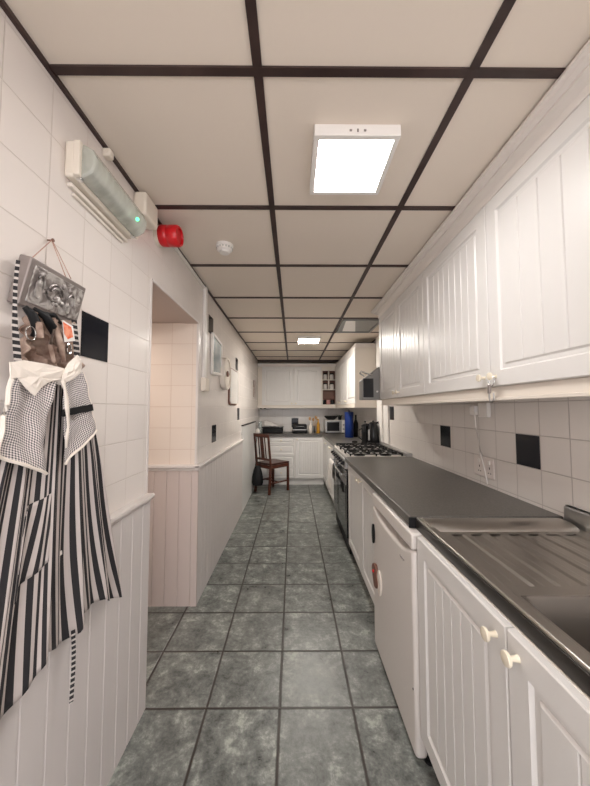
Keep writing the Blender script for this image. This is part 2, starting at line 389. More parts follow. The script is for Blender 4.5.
# wall cabinets, right side: carcass front .84 (door face .82)
UZ0, UZ1 = 1.452, 2.235
run_cabinet('wall_cabinet', 'nearest white wall cabinet over the sink drainer and worktop, metal hook on its knob', 'cabinet', .64, 1.935, UZ0, UZ1, .84, 2, 1.492, pit=(.088, .062))
run_cabinet('wall_cabinet', 'white two-door wall cabinet above the dark worktop, beside the cooker hood', 'cabinet', 1.937, 2.94, UZ0, UZ1, .84, 2, 1.492)
run_cabinet('wall_cabinet', 'far right white wall cabinet whose cream end panel faces us beyond the hood', 'cabinet', 4.13, 5.39, 1.44, 2.19, .84, 2, 1.48)
run_cabinet('wall_cabinet', 'narrow white wall cabinet in the far right corner beside the spice shelves', 'cabinet', 5.392, 6.02, 1.44, 2.19, .84, 1, 1.48)
def cornice(path, z0, z1, out=.055):
    """moulding swept along path (list of (x,y)), projecting to the left of travel"""
    f = out/.055; H = z1-z0; prof = [(0, z0), (.014*f, z0), (.016*f, z0+H*.12), (.010*f, z0+H*.16), (.014*f, z0+H*.34), (.026*f, z0+H*.50), (.034*f, z0+H*.56), (.034*f, z0+H*.66), (.046*f, z0+H*.74), (.049*f, z0+H*.84), (out, z0+H*.88), (out, z1), (0, z1)]
    mb = MB(); pts = [V((x, y, 0)) for x, y in path]; n = len(pts); off = []
    for i in range(n):
        ds = []
        if i > 0: ds.append((pts[i]-pts[i-1]).normalized())
        if i < n-1: ds.append((pts[i+1]-pts[i]).normalized())
        ns = [V((-d.y, d.x, 0)) for d in ds]; a = ns[0]
        if len(ns) == 2: a = (ns[0]+ns[1]); a = a/ (1+ns[0].dot(ns[1]))
        off.append(a)
    vs = []; k = len(prof)
    for i in range(n):
        for o_, z in prof: vs.append(pts[i] + off[i]*o_ + V((0,0,z)))
    fs = [(i*k+j, i*k+(j+1)%k, (i+1)*k+(j+1)%k, (i+1)*k+j) for i in range(n-1) for j in range(k)]
    fs += [tuple(range(k)), tuple((n-1)*k+j for j in range(k))[::-1]]
    return mb.add(vs, fs)
tag(put('cabinet_cornice', cornice([(.835, .64), (.835, 2.93), (XR-.002, 2.93)], 2.232, 2.312, .072), M['corn'], smooth=False), 'long cream cornice moulding along the top of the near right wall cabinets', 'moulding')
tag(put('cabinet_cornice', cornice([(XR-.002, 4.135), (.835, 4.135), (.835, 5.985), (-.66, 5.985)][::-1], 2.195, 2.25, .04).__class__() .add(*(lambda m: (m.v, m.f))(cornice([(XR-.002, 4.14), (.835, 4.14), (.835, 6.015), (-.685, 6.015)], 2.192, 2.25, -.045))), M['corn']), 'cream cornice on the far wall cabinets, running round the far right corner', 'moulding')
def pelmet(path, z0, z1, s=1):
    prof = [(-.006, z1), (-.006, z0+.012), (.006, z0+.010), (.006, z0), (-.02, z0), (-.02, z1)]
    m = cornice(path, 0, 1); k = 8; mb = MB(); n = len(path); pts = [V((x, y, 0)) for x, y in path]; off = []
    for i in range(n):
        ds = []
        if i > 0: ds.append((pts[i]-pts[i-1]).normalized())
        if i < n-1: ds.append((pts[i+1]-pts[i]).normalized())
        ns = [V((-d.y, d.x, 0))*s for d in ds]; a = ns[0]
        if len(ns) == 2: a = (ns[0]+ns[1]); a = a/(1+ns[0].dot(ns[1]))
        off.append(a)
    k = len(prof); vs = [pts[i] + off[i]*o_ + V((0,0,z)) for i in range(n) for o_, z in prof]
    fs = [(i*k+j, i*k+(j+1)%k, (i+1)*k+(j+1)%k, (i+1)*k+j) for i in range(n-1) for j in range(k)]
    fs += [tuple(range(k)), tuple((n-1)*k+j for j in range(k))[::-1]]
    return mb.add(vs, fs)
tag(put('cabinet_pelmet', pelmet([(.83, .64), (.83, 2.93), (XR-.002, 2.93)], 1.398, 1.451), M['carc']), 'cream light pelmet strip under the near right wall cabinets', 'moulding')
tag(put('cabinet_pelmet', pelmet([(XR-.002, 4.14), (.835, 4.14), (.835, 6.02), (-.685, 6.02)], 1.385, 1.439, -1), M['carc']), 'cream pelmet strip under the far wall cabinets, turning the corner', 'moulding')
# hook hanging on the near knob
h = thing('hanging_clip', 'small steel clip hanging from the cream knob of the nearest wall cabinet', 'clip', (.795, 1.25, 1.40))
ky = .64 + 1.295/2 - .037
b = MB(); pts = []
for i in range(15):
    a = PI*i/14; pts.append((.80, ky+.014*math.cos(a), 1.404-.014*math.sin(a)))
b.tube([(.80, ky+.014, 1.455), (.80, ky+.014, 1.42)] + pts + [(.80, ky-.014, 1.425)], .0035)
put('hook', b, M['steelb'], h, smooth=True)
b = MB(); b.tube([(.80, ky+.02*math.cos(a), 1.475+.022*math.sin(a)) for a in [2*PI*i/20 for i in range(21)]], .003); put('loop', b, M['chrome'], h, smooth=True)
put('tag', MB().box(.7965, .8035, ky+.006, ky+.022, 1.425, 1.462), M['pewter'], h, bev=.002)

# ------------------------------------------------------------------ base cabinets, right side (door face X=.47)
WZ = .915
run_cabinet('base_cabinet', 'white beaded sink base cabinet with two doors in the near right foreground', 'cabinet', .22, 1.250, .12, .866, .505, 2, .822, plinth=True, low=.74, pit=(.075, .058))
run_cabinet('base_cabinet', 'white two-door base cabinet between the small fridge and the cooker', 'cabinet', 1.885, 2.95, .12, .872, .535, 2, .815, plinth=True)
run_cabinet('base_cabinet', 'white base cabinet beyond the cooker under the right worktop', 'cabinet', 3.93, 5.0, .12, .872, .56, 2, .815, plinth=True)
run_cabinet('base_cabinet', 'narrow white base cabinet on the right next to the far corner', 'cabinet', 5.002, 5.69, .12, .872, .56, 1, .815, plinth=True)
# worktops
tag(put('worktop', MB().box(.485, XR-.001, 1.318, 2.958, .874, WZ), M['work'], bev=.006, seg=3), 'long dark grey laminate worktop between the steel sink and the cooker', 'worktop')
tag(put('edge_cap', MB().box(.480, .512, 1.3125, 1.3175, .872, .914), M['blackm']), 'small black end cap on the near corner of the dark worktop', 'trim')
b = MB(); b.prism([(.53, 3.925, .874), (XR-.001, 3.925, .874), (XR-.001, YF-.002, .874), (-.685, YF-.002, .874), (-.685, 5.665, .874), (.53, 5.665, .874)], (0,0,WZ-.874))
tag(put('worktop', b, M['work'], bev=.004), 'dark L-shaped worktop in the far corner carrying microwave and kettle', 'worktop')
# far base units, facing us
def far_unit(name, label, x0, x1, kind):
    r = thing(name, label, 'cabinet', ((x0+x1)/2, 6.0, 0)); yf = 5.715
    put('body', MB().box(x0+.001, x1-.001, yf, YF-.002, .12, .872), M['carc'], r)
    put('plinth', MB().box(x0+.001, x1-.001, yf+.03, yf+.045, 0, .12), M['white'], r)
    w = x1-x0-.006
    if kind == 'drawers':
        for z0, z1 in ((.735, .868), (.545, .731), (.335, .541), (.122, .331)):
            d = put('drawer', door_mb((x0+.003, yf, z0), UX, NYf, w, z1-z0, fr=.022, bead=False), M['white'], r)
            put('knob', knob_mb(((x0+x1)/2, yf-.02, (z0+z1)/2), NYf), M['knobm'], d, smooth=True)
    elif kind == 'door':
        add_door(r, (x0+.003, yf, .122), UX, NYf, w, .746, (.04, .70))
    else:
        put('panel', MB().box(x0+.003, x1-.003, yf-.018, yf, .122, .868), M['white'], r, bev=.002)
    return r
far_unit('drawer_cabinet', 'white four-drawer cabinet under the far worktop behind the chair', -.46, .035, 'drawers')
far_unit('base_cabinet', 'white single-door cabinet facing us at the end of the kitchen', .035, .56, 'door')
far_unit('filler_panel', 'plain white filler unit in the far left corner behind the chair', -.685, -.46, 'panel')
# far wall cabinets
r = thing('wall_cabinet', 'white two-door wall cabinet facing us on the far wall', 'cabinet', (-.06, 6.18, 1.44))
put('body', MB().box(-.685, .555, 6.04, YF-.002, 1.44, 2.19), M['carc'], r)
add_door(r, (-.60, 6.04, 1.442), UX, NYf, .615, .746, (.575, .035))
add_door(r, (.02, 6.04, 1.442), UX, NYf, .53, .746, (.035, .035))
# open spice shelf unit
r = thing('spice_shelf_unit', 'open cream shelf unit of small cubbyholes between far wall cabinets', 'shelf', (.69, 6.1, 1.44))
X0, X1 = .557, .838
b = MB(); y0 = 6.02
b.box(X0, X1, 6.17, 6.18, 1.44, 2.19)
for x in (X0, X1-.018): b.box(x, x+.018, y0, 6.17, 1.44, 2.19)
for z in (1.44, 2.172): b.box(X0+.018, X1-.018, y0, 6.17, z, z+.018)
put('frame', b, M['carc'], r)
put('back_panel', MB().box(X0+.018, X1-.018, 6.160, 6.169, 1.458, 2.172), M['brownb'], r)
for x_ in (X0+.018, X1-.020): put('lining', MB().box(x_, x_+.002, y0+.012, 6.16, 1.458, 2.11), M['brownb'], r)
for z in (1.74, 1.93): put('shelf', MB().box(X0+.018, X1-.018, y0+.002, 6.17, z, z+.014), M['carc'], r)
put('top_panel', MB().box(X0+.018, X1-.018, y0+.002, y0+.016, 2.11, 2.172), M['carc'], r)
put('divider', MB().box(.690, .704, y0+.002, 6.17, 1.754, 1.93).box(.690, .704, y0+.002, 6.17, 1.944, 2.11), M['carc'], r)
# jars
j = thing('spice_jar', 'small glass spice jar with pale contents in the top left cubbyhole', 'jar', (.632, 6.09, 1.944), group='spice jars')
put('jar_body', MB().lathe((.632, 6.09, 1.944), [(.034, 0), (.039, .004), (.039, .075), (.031, .092), (.031, .100)]), M['cloth'], j, smooth=True)
put('lid', MB().lathe((.632, 6.09, 2.044), [(.034, 0), (.035, .002), (.035, .022), (.032, .025)]), M['blackm'], j, smooth=True)
for dx, dz, l in ((.128, 0, 'small dark-lidded spice jar in the top right cubbyhole'), (0, -.19, 'small spice jar in the middle left cubbyhole'), (.128, -.19, 'small spice jar in the middle right cubbyhole')):
    dup(j, (dx, 0, dz), l)
for x, m_, l in ((.612, 'blackm', 'dark tin at the left of the bottom shelf compartment'), (.692, 'pinkcup', 'reddish cup in the bottom compartment of the spice shelf'), (.772, 'black', 'black mug at the right of the bottom shelf compartment')):
    c = thing('cup', l, 'cup', (x, 6.10, 1.458))
    put('cup_body', MB().lathe((x, 6.10, 1.458), [(.022, 0), (.033, .005), (.036, .085), (.032, .088), (.029, .02), (.001, .012)]), M[m_], c, smooth=True)
    put('handle', MB().tube([(x, 6.065-.018*math.sin(a), 1.505+.024*math.cos(a)) for a in [PI*i/8 for i in range(9)]], .004), M[m_], c, smooth=True)
    if m_ != 'pinkcup': put('lid', MB().lathe((x, 6.10, 1.548), [(.036, 0), (.037, .006), (.02, .02), (.008, .03)]), M['brownb'], c, smooth=True)

# ------------------------------------------------------------------ sink
s = thing('sink', 'stainless steel sink with ribbed drainer on the near right cabinet', 'sink', (.80, .75, .87))
SY1 = 1.311; XF = .508; BX0, BX1, BY0, BY1 = .556, .985, .32, .785
b = MB(); z = .905
# drainer deck with ribs; sheet profile along X
xs = [XF+.030]
rib = []
px = BX0+.01
prof = [(XF+.030, z), (BX0, z)]
n = 7; span = (1.05-BX0-.01)/n
for i in range(n):
    c = BX0+.01+span*(i+.5); prof += [(c-.024, z), (c-.014, z-.0035), (c+.014, z-.0035), (c+.024, z)]
prof += [(1.090, z)]
def sheet(mb, prof, y0, y1):
    vs = [];
    for x, zz in prof: vs += [(x, y0, zz), (x, y1, zz)]
    mb.add(vs, [(2*i, 2*i+2, 2*i+3, 2*i+1) for i in range(len(prof)-1)])
sheet(b, [(prof[0][0], z), (1.090, z)], BY1, BY1+.04); sheet(b, prof, BY1+.04, 1.16); sheet(b, [(prof[0][0], z), (1.090, z)], 1.16, 1.205)
sheet(b, [(XF+.030, z), (BX0, z)], .2, BY1); sheet(b, [(BX1, z), (1.090, z)], .2, BY1); sheet(b, [(BX0, z), (BX1, z)], .2, BY0)
dk = put('drainer', b, M['steel'], s)
# rolled rims and front lip
b = MB(); b.box(XF, XF+.030, .2, SY1, .905, WZ+.001)
put('front_rim', b, M['steel'], s, bev=.004)
b = MB(); b.box(XF-.001, XF+.012, .2, SY1, .868, .905)
put('front_edge', b, mat('dark_sink_edge', (.05, .045, .04), .3, .6), s, bev=.002)  # the steel lip's dark reflection is put into its colour
b = MB(); pr = []
for i in range(13):
    a = PI*i/12; pr.append((1.185+.063-.063*math.cos(a), .904+.020*math.sin(a)))
b.prism([(XF+.012, y, zz) for y, zz in pr], (1.062-XF, 0, 0)); put('end_roll', b, M['steel'], s, smooth=True)
b = MB(); b.box(1.090, 1.104, .2, 1.275, .90, .972).box(1.104, XR-.002, .2, 1.275, .955, .972); put('upstand', b, M['steelb'], s, bev=.004)
# bowl
b = MB(); rr = []
for d, zz, rad in ((0, z, .016), (.006, z-.008, .02), (.012, .78, .035), (.04, .755, .05)):
    x0, x1, y0_, y1_ = BX0+d, BX1-d, BY0+d, BY1-d; ring = []
    for cx, cy, a0 in ((x1-rad, y1_-rad, 0), (x0+rad, y1_-rad, 90), (x0+rad, y0_+rad, 180), (x1-rad, y0_+rad, 270)):
        for k in range(6):
            a = math.radians(a0+90*k/5); ring.append((cx+rad*math.cos(a), cy+rad*math.sin(a), zz))
    rr.append(ring)
n = len(rr[0]); vs = sum(rr, []); fs = [(i*n+j, i*n+(j+1)%n, (i+1)*n+(j+1)%n, (i+1)*n+j) for i in range(3) for j in range(n)] + [tuple(3*n+j for j in range(n))]
b.add(vs, fs)
# corner fillers between square cut-out and rounded bowl mouth
for cx, cy, k0, (qx, qy) in ((0, 0, 0, (BX1, BY1)), (0, 0, 6, (BX0, BY1)), (0, 0, 12, (BX0, BY0)), (0, 0, 18, (BX1, BY0))):
    b.add([(qx, qy, z)] + rr[0][k0:k0+6], [(0, i, i+1) for i in range(1, 6)])
put('bowl', b, mat('shaded_bowl_steel', (.20, .18, .16), .38, .9), s, smooth=True)  # same steel as the deck; the bowl's shade is put into the colour
put('drain', MB().lathe((.775, .52, .7555), [(.045, 0), (.045, .002), (.03, .003), (.01, .001)]), M['chrome'], s, smooth=True)

# ------------------------------------------------------------------ under-counter fridge
fr = thing('small_fridge', 'white under-counter fridge with curved handle recess next to the sink cabinet', 'fridge', (.77, 1.54, 0))
put('body', MB().box(.525, XR-.03, 1.26, 1.87, .03, .865), M['fridge'], fr, bev=.004)
put('top_strip', MB().box(.468, .526, 1.258, 1.872, .806, .868), M['fridge'], fr, bev=.007, seg=3)
top = [(1.258, .801), (1.295, .798), (1.33, .783), (1.38, .770), (1.48, .762), (1.6, .760), (1.7, .762), (1.78, .772), (1.83, .792), (1.872, .801)]
b = MB(); b.prism([(.470, 1.258, .022)] + [(.470, y, zz) for y, zz in top] + [(.470, 1.872, .022)], (.048, 0, 0)); d = put('door', b, M['fridge'], fr, bev=.016, seg=5)
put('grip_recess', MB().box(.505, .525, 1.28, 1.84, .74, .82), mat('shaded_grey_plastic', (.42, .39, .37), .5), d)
put('seal', MB().box(.517, .526, 1.25, 1.865, .06, .81), M['vent'], d)
put('hinge_screw', MB().lathe((.470, 1.275, .27), [(.004, 0), (.004, .0015)], (-1, 0, 0), 10), M['blackm'], d)
b = MB()   # tiny script badge, illegible in the photo
pts = [(.4688, 1.35+.004*i, .722+.004*math.sin(i*1.7)) for i in range(14)]; b.tube(pts, .0012, 5); put('badge', b, M['pewter'], d)
for x_, y_ in ((.51, 1.26), (.51, 1.81), (1.04, 1.26), (1.04, 1.81)): put('foot', MB().lathe((x_+.02, y_+.02, 0), [(.02, 0), (.02, .012), (.012, .014), (.012, .03)]), M['blackm'], fr)
m = thing('fridge_magnet', 'red-brown and cream figure magnet on the small fridge door', 'magnet', (.465, 1.74, .40))
put('figure', MB().prism([(.469, 1.79+.05*math.cos(a)*(1+.3*math.sin(2*a)), .435+.062*math.sin(a)) for a in [2*PI*i/24 for i in range(24)]], (-.016, 0, 0)), M['brownb'], m, bev=.004)
put('backing', MB().prism([(.469, 1.72+.036*math.cos(a), .43+.066*math.sin(a)) for a in [2*PI*i/24 for i in range(24)]], (-.010, 0, 0)), M['cream'], m, bev=.004)
put('red_dot', MB().ball((.453, 1.80, .455), .009), M['red'], m, smooth=True)
tag(put('fridge_magnet', MB().prism([(.469, 1.84+.022*math.cos(a), .645+.055*math.sin(a)) for a in [2*PI*i/20 for i in range(20)]], (-.01, 0, 0)), M['blackm'], bev=.003), 'dark oval magnet at the hinge edge of the small fridge door', 'magnet')

# ------------------------------------------------------------------ range cooker
k = thing('range_cooker', 'wide stainless and black gas range cooker between the worktops', 'cooker', (.80, 3.44, 0))
Y0, Y1 = 2.965, 3.915
put('body', MB().box(.535, XR-.02, Y0, Y1, .06, .885), M['blackm'], k, bev=.003)
put('hob', MB().box(.515, 1.07, Y0, Y1, .885, .905).box(.515, 1.07, Y0, Y0+.02, .905, .918).box(.515, 1.07, Y1-.02, Y1, .905, .918), M['fridge'], k, bev=.003)
put('rear_ledge', MB().box(1.07, XR-.002, Y0, Y1, .885, .945), M['steelb'], k, bev=.004)
cp = put('control_panel', MB().prism([(.535, Y0, .885), (.50, Y0, .875), (.485, Y0, .80), (.535, Y0, .79)], (0, Y1-Y0, 0)), M['steelb'], k, bev=.003)
for i in range(7):
    y = Y0+.09+i*(Y1-Y0-.18)/6
    put('knob', MB().lathe((.492, y, .84), [(.022, 0), (.022, .005), (.017, .007), (.015, .028), (.010, .031)], (-1, 0, .2), 16), M['black'], cp, smooth=True)
for y0, y1 in ((Y0+.008, 3.50), (3.508, Y1-.008)):
    d = put('oven_door', MB().box(.505, .535, y0, y1, .16, .78), M['black'], k, bev=.004)
    put('oven_window', MB().box(.5025, .506, y0+.06, y1-.06, .30, .62), M['dglass'], d, bev=.001)
    b = MB(); b.tube([(.462, y0+.03, .745), (.462, y1-.03, .745)], .009, 10)
    for y in (y0+.05, y1-.05): b.tube([(.462, y, .745), (.507, y, .745)], .006)
    put('handle', b, M['chrome'], d, smooth=True)
    put('door_trim', MB().box(.5035, .507, y0+.03, y1-.03, .64, .70), M['steelb'], d)
put('kickplate', MB().box(.53, .545, Y0+.01, Y1-.01, .015, .15), M['blackm'], k)
for y in (3.12, 3.44, 3.76):
    for x in (.66, .92):
        g = put('burner', MB().lathe((x, y, .905), [(.055, 0), (.055, .004), (.034, .006), (.034, .014), (.028, .017), (.005, .018)]), M['blackm'], k, smooth=True)
    b = MB()
    for x in (.54, .79, 1.04): b.bar((x, y-.145, .938), (x, y+.145, .938), .010, .010)
    for yy in (y-.14, y, y+.14): b.bar((.54, yy, .938), (1.04, yy, .938), .010, .010)
    for x in (.66, .92):
        b.bar((x, y-.14, .938), (x, y+.14, .938), .009, .010)
        for dx, dy in ((.06, .06), (-.06, .06), (.06, -.06), (-.06, -.06)): b.bar((x+dx*.5, y+dy*.5, .941), (x+dx*1.4, y+dy*1.4, .938), .008, .010)
    for x in (.545, .79, 1.035):
        for yy in (y-.14, y+.14): b.box(x-.006, x+.006, yy-.006, yy+.006, .905, .935)
    put('pan_support', b, M['blackm'], k)
# towel over the far oven handle
tw = MB(); vs = []; nu, nv = 14, 20
for i in range(nu+1):
    for j_ in range(nv+1):
        u = i/nu; t_ = j_/nv; y = 3.545+.315*u + .008*math.sin(t_*3)
        if t_ < .45: x = .4455 - (.012*(1+math.sin(u*12+.5))+.02*u)*(1-t_/.45); z_ = .42+(.748-.42)*t_/.45
        elif t_ < .55: a = PI*(t_-.45)/.1; x = .462-.0155*math.cos(a); z_ = .748+.014*math.sin(a)
        else: x = .4785; z_ = .748-(.20)*(t_-.55)/.45
        vs.append((x, y, z_))
tw.add(vs, [(i*(nv+1)+j_, (i+1)*(nv+1)+j_, (i+1)*(nv+1)+j_+1, i*(nv+1)+j_+1) for i in range(nu) for j_ in range(nv)])
o = put('tea_towel', tw, M['cloth'], smooth=True); tag(o, 'white tea towel hung over the far oven handle of the cooker', 'towel')
sm = o.modifiers.new('Solidify', 'SOLIDIFY'); sm.thickness = .002

# cooker hood
hd = thing('extractor_unit', 'grey metal extractor unit with black window and sloping top near the cooker', 'extractor', (.9, 3.0, 1.45))
hy0, hy1 = 2.955, 3.08
HM = mat('hood_grey', (.23, .22, .21), .45, .4); put('housing', MB().prism([(XR-.002, hy0, 1.452), (.655, hy0, 1.452), (.655, hy0, 1.635), (.835, hy0, 1.775), (XR-.002, hy0, 1.775)], (0, hy1-hy0, 0)), HM, hd, bev=.005)
put('window', MB().box(.668, .765, hy0-.004, hy0+.002, 1.475, 1.655), M['black'], hd, bev=.002)
put('button', MB().lathe((.80, hy0-.001, 1.53), [(.009, 0), (.009, .004)], (0, -1, 0), 14), M['pvcw'], hd)
put('handle', MB().tube([(.76, hy0, 1.69), (.74, hy0-.03, 1.685), (.64, hy0-.03, 1.72), (.635, hy0-.005, 1.705), (.68, hy0+.004, 1.675)], .007), M['chrome'], hd, smooth=True)

# ------------------------------------------------------------------ things on the far worktop
W = WZ
mw = thing('microwave', 'silver-white microwave oven with dark window in the far right corner', 'microwave', (.80, 5.95, W))
put('body', MB().box(.60, .975, 5.83, 6.18, W+.012, W+.245), M['pvcw'], mw, bev=.006)
d = put('door', MB().box(.603, .905, 5.812, 5.831, W+.018, W+.240), M['steelb'], mw, bev=.003)
put('window', MB().box(.632, .862, 5.809, 5.813, W+.045, W+.212), M['dglass'], d, bev=.001)
put('handle', MB().tube([(.885, 5.80, W+.04), (.885, 5.80, W+.22)], .006), M['chrome'], d, smooth=True)
cpn = put('control_panel', MB().box(.907, .972, 5.816, 5.831, W+.018, W+.240), M['pvcw'], mw, bev=.002)
for z_ in (W+.08, W+.16): put('dial', MB().lathe((.94, 5.816, z_), [(.018, 0), (.016, .012), (.001, .013)], (0, -1, 0), 16), M['steelb'], cpn, smooth=True)
for x_, y_ in ((.62, 5.85), (.925, 5.85), (.62, 6.12), (.925, 6.12)): put('foot', MB().box(x_, x_+.03, y_, y_+.03, W, W+.012), M['blackm'], mw)
c = MB(); c.lathe((.73, 6.0, W+.246), [(.05, 0), (.075, .01), (.12, .05), (.135, .075), (.13, .077), (.10, .045), (.03, .012), (.001, .01)], n=28)
tag(put('bowl', c, M['blackm'], smooth=True), 'dark wide bowl standing on top of the microwave', 'bowl')
pl = thing('pot_plant', 'small dark leafy plant on the microwave beside the bowl', 'plant', (.90, 6.02, W+.246))
put('pot', MB().lathe((.90, 6.02, W+.246), [(.028, 0), (.04, .07), (.036, .07), (.03, .02), (.001, .015)]), M['blackm'], pl, smooth=True)
b = MB()
for i in range(22):
    a = 2*PI*i/22*3.1; l = .06+.03*random.random(); d_ = V((math.cos(a), math.sin(a)*.8, .5)); p = V((.90, 6.02, W+.31)); e_ = p+d_*l; sd = V((-d_.y, d_.x, 0))*.011
    b.add([p, p+d_*l*.5+sd, e_+V((0, 0, -.01)), p+d_*l*.5-sd], [(0, 1, 2, 3)])
put('foliage', b, M['leaf'], pl)
# blue canister
cn = thing('canister', 'tall blue cylindrical canister on the right worktop near the corner', 'canister', (.90, 5.02, W))
put('body', MB().lathe((.90, 5.02, W), [(.066, 0), (.070, .004), (.070, .375), (.066, .382)], n=32), M['blue'], cn, smooth=True)
put('lid', MB().lathe((.90, 5.02, W+.382), [(.072, 0), (.072, .022), (.05, .030), (.012, .032), (.012, .045), (.001, .047)], n=32), M['blue'], cn, smooth=True)
kr = thing('bottle', 'dark bottle standing just right of the blue canister', 'bottle', (1.03, 5.13, W))
put('body', MB().lathe((1.03, 5.13, W), [(.034, 0), (.037, .004), (.037, .22), (.014, .28), (.013, .33)]), M['blackm'], kr, smooth=True)
put('cap', MB().lathe((1.03, 5.13, W+.33), [(.015, 0), (.015, .025), (.012, .027)]), M['black'], kr, smooth=True)
# cafetiere and kettle
cf = thing('cafetiere', 'black cafetiere with knob lid left of the kettle', 'coffee maker', (.955, 4.14, W))
cx, cy = .955, 4.14
put('beaker', MB().lathe((cx, cy, W+.012), [(.045, 0), (.047, .004), (.047, .21), (.044, .212)]), M['dglass'], cf, smooth=True)
b = MB().lathe((cx, cy, W), [(.052, 0), (.053, .012), (.050, .022)]).lathe((cx, cy, W+.15), [(.050, 0), (.050, .014)])
for i in range(4):
    a = PI/4+PI/2*i; b.bar((cx+.05*math.cos(a), cy+.05*math.sin(a), W), (cx+.05*math.cos(a), cy+.05*math.sin(a), W+.16), .010, .005)
put('frame', b, M['blackm'], cf)
put('lid', MB().lathe((cx, cy, W+.222), [(.051, 0), (.051, .012), (.03, .026), (.004, .03), (.004, .055)]), M['blackm'], cf, smooth=True)
put('plunger_knob', MB().ball((cx, cy, W+.285), .013), M['black'], cf, smooth=True)
put('handle', MB().tube([(cx-.05, cy, W+.19), (cx-.085, cy-.02, W+.18), (cx-.088, cy-.02, W+.08), (cx-.05, cy, W+.05)], .008), M['blackm'], cf, smooth=True)
kt = thing('kettle', 'glossy black electric kettle with big curved handle on the right worktop', 'kettle', (1.032, 4.03, W), local=True)
kx, kyy = 0., 0.
put('base', MB().lathe((kx, kyy, 0), [(.078, 0), (.080, .004), (.078, .020), (.07, .024)], n=30), M['blackm'], kt, smooth=True)
bd = put('body', MB().lathe((kx, kyy, 0+.024), [(.074, 0), (.078, .01), (.074, .08), (.062, .16), (.054, .205), (.05, .212)], n=32), M['black'], kt, smooth=True)
put('lid', MB().lathe((kx, kyy, 0+.236), [(.051, 0), (.045, .012), (.02, .02), (.010, .022), (.012, .034), (.001, .037)], n=24), M['black'], kt, smooth=True)
put('spout', MB().prism([(kx-.045, kyy-.018, 0+.19), (kx-.045, kyy+.018, 0+.19), (kx-.095, kyy, 0+.235), (kx-.045, kyy, 0+.235)], (0, 0, .001)).tube([(kx-.04, kyy, 0+.20), (kx-.088, kyy, 0+.232)], [.02, .009]), M['black'], bd, smooth=True)
put('water_window', MB().box(kx-.0785, kx-.060, kyy-.066, kyy-.05, 0+.05, 0+.17), M['steelb'], bd)
put('handle', MB().tube([(kx+.03, kyy-.01, 0+.236), (kx+.065, kyy-.01, 0+.25), (kx+.09, kyy-.01, 0+.215), (kx+.083, kyy-.01, 0+.12), (kx+.08, kyy-.01, 0+.06), (kx+.07, kyy-.01, 0+.05)], .013), M['black'], kt, smooth=True)
kt.scale = (1.0, 1.0, 1.12)
tag(put('coaster', MB().lathe((.83, 4.22, W), [(.035, 0), (.038, .004), (.036, .022), (.012, .028), (.001, .029)]), M['blackm'], smooth=True), 'small round black lid lying on the worktop left of the cafetiere', 'lid')
# toaster / contact grill
tg = thing('contact_grill', 'black contact grill on the far worktop below the black wall tile', 'grill', (.13, 5.95, W))
put('base', MB().box(-.02, .27, 5.84, 6.10, W+.008, W+.06), M['blackm'], tg, bev=.01)
for x_, y_ in ((0, 5.86), (.22, 5.86), (0, 6.05), (.22, 6.05)): put('foot', MB().box(x_, x_+.03, y_, y_+.03, W, W+.01), M['black'], tg)
put('top_plate', MB().box(-.01, .26, 5.85, 6.10, W+.075, W+.165), M['blackm'], tg, bev=.018, seg=3)
put('hot_plate', MB().box(.0, .25, 5.86, 6.09, W+.06, W+.075), M['steelb'], tg)
put('handle', MB().tube([(.03, 5.86, W+.13), (.03, 5.815, W+.12), (.22, 5.815, W+.12), (.22, 5.86, W+.13)], .009), M['black'], tg, smooth=True)
# black tray with folded cloth
bx = thing('roasting_box', 'black lidded roasting dish on the far worktop at the left', 'dish', (-.38, 5.93, W))
put('dish', MB().box(-.565, -.19, 5.80, 6.06, W, W+.095), M['blackm'], bx, bev=.02, seg=3)
put('lid', MB().box(-.575, -.18, 5.79, 6.07, W+.095, W+.125), M['black'], bx, bev=.012, seg=3)
b = MB(); vs = []
for i in range(13):
    for j_ in range(9):
        u, w_ = i/12, j_/8; vs.append((-.55+.25*u, 5.965+.085*w_, W+.130+.10*math.sin(PI*min(1, w_*1.1))*(1-.35*u)*(.6+.4*math.sin(3*u+1))+.004*math.sin(17*u+9*w_)))
b.add(vs, [(i*9+j_, (i+1)*9+j_, (i+1)*9+j_+1, i*9+j_+1) for i in range(12) for j_ in range(8)])
o = put('folded_cloth', b, M['cloth'], smooth=True); tag(o, 'white cloth heaped on the lid of the black roasting dish', 'cloth'); o.modifiers.new('S', 'SOLIDIFY').thickness = .004
g = thing('glass_jug', 'clear glass jug in the far left corner of the worktop', 'jug', (-.615, 5.86, W))
put('jug_body', MB().lathe((-.615, 5.86, W), [(.036, 0), (.04, .004), (.045, .10), (.032, .17), (.036, .225), (.033, .225), (.029, .17), (.041, .10), (.036, .012), (.001, .010)], n=26), M['glass'], g, smooth=True)
put('handle', MB().tube([(-.615, 5.825, W+.20), (-.615, 5.79, W+.19), (-.615, 5.79, W+.09), (-.615, 5.82, W+.07)], .005), M['glass'], g, smooth=True)
tag(put('white_pot', MB().lathe((-.645, 5.74, W), [(.025, 0), (.034, .02), (.036, .05), (.03, .085), (.012, .10), (.001, .101)]), M['pvcw'], smooth=True), 'small white rounded pot at the left end of the far worktop', 'pot')
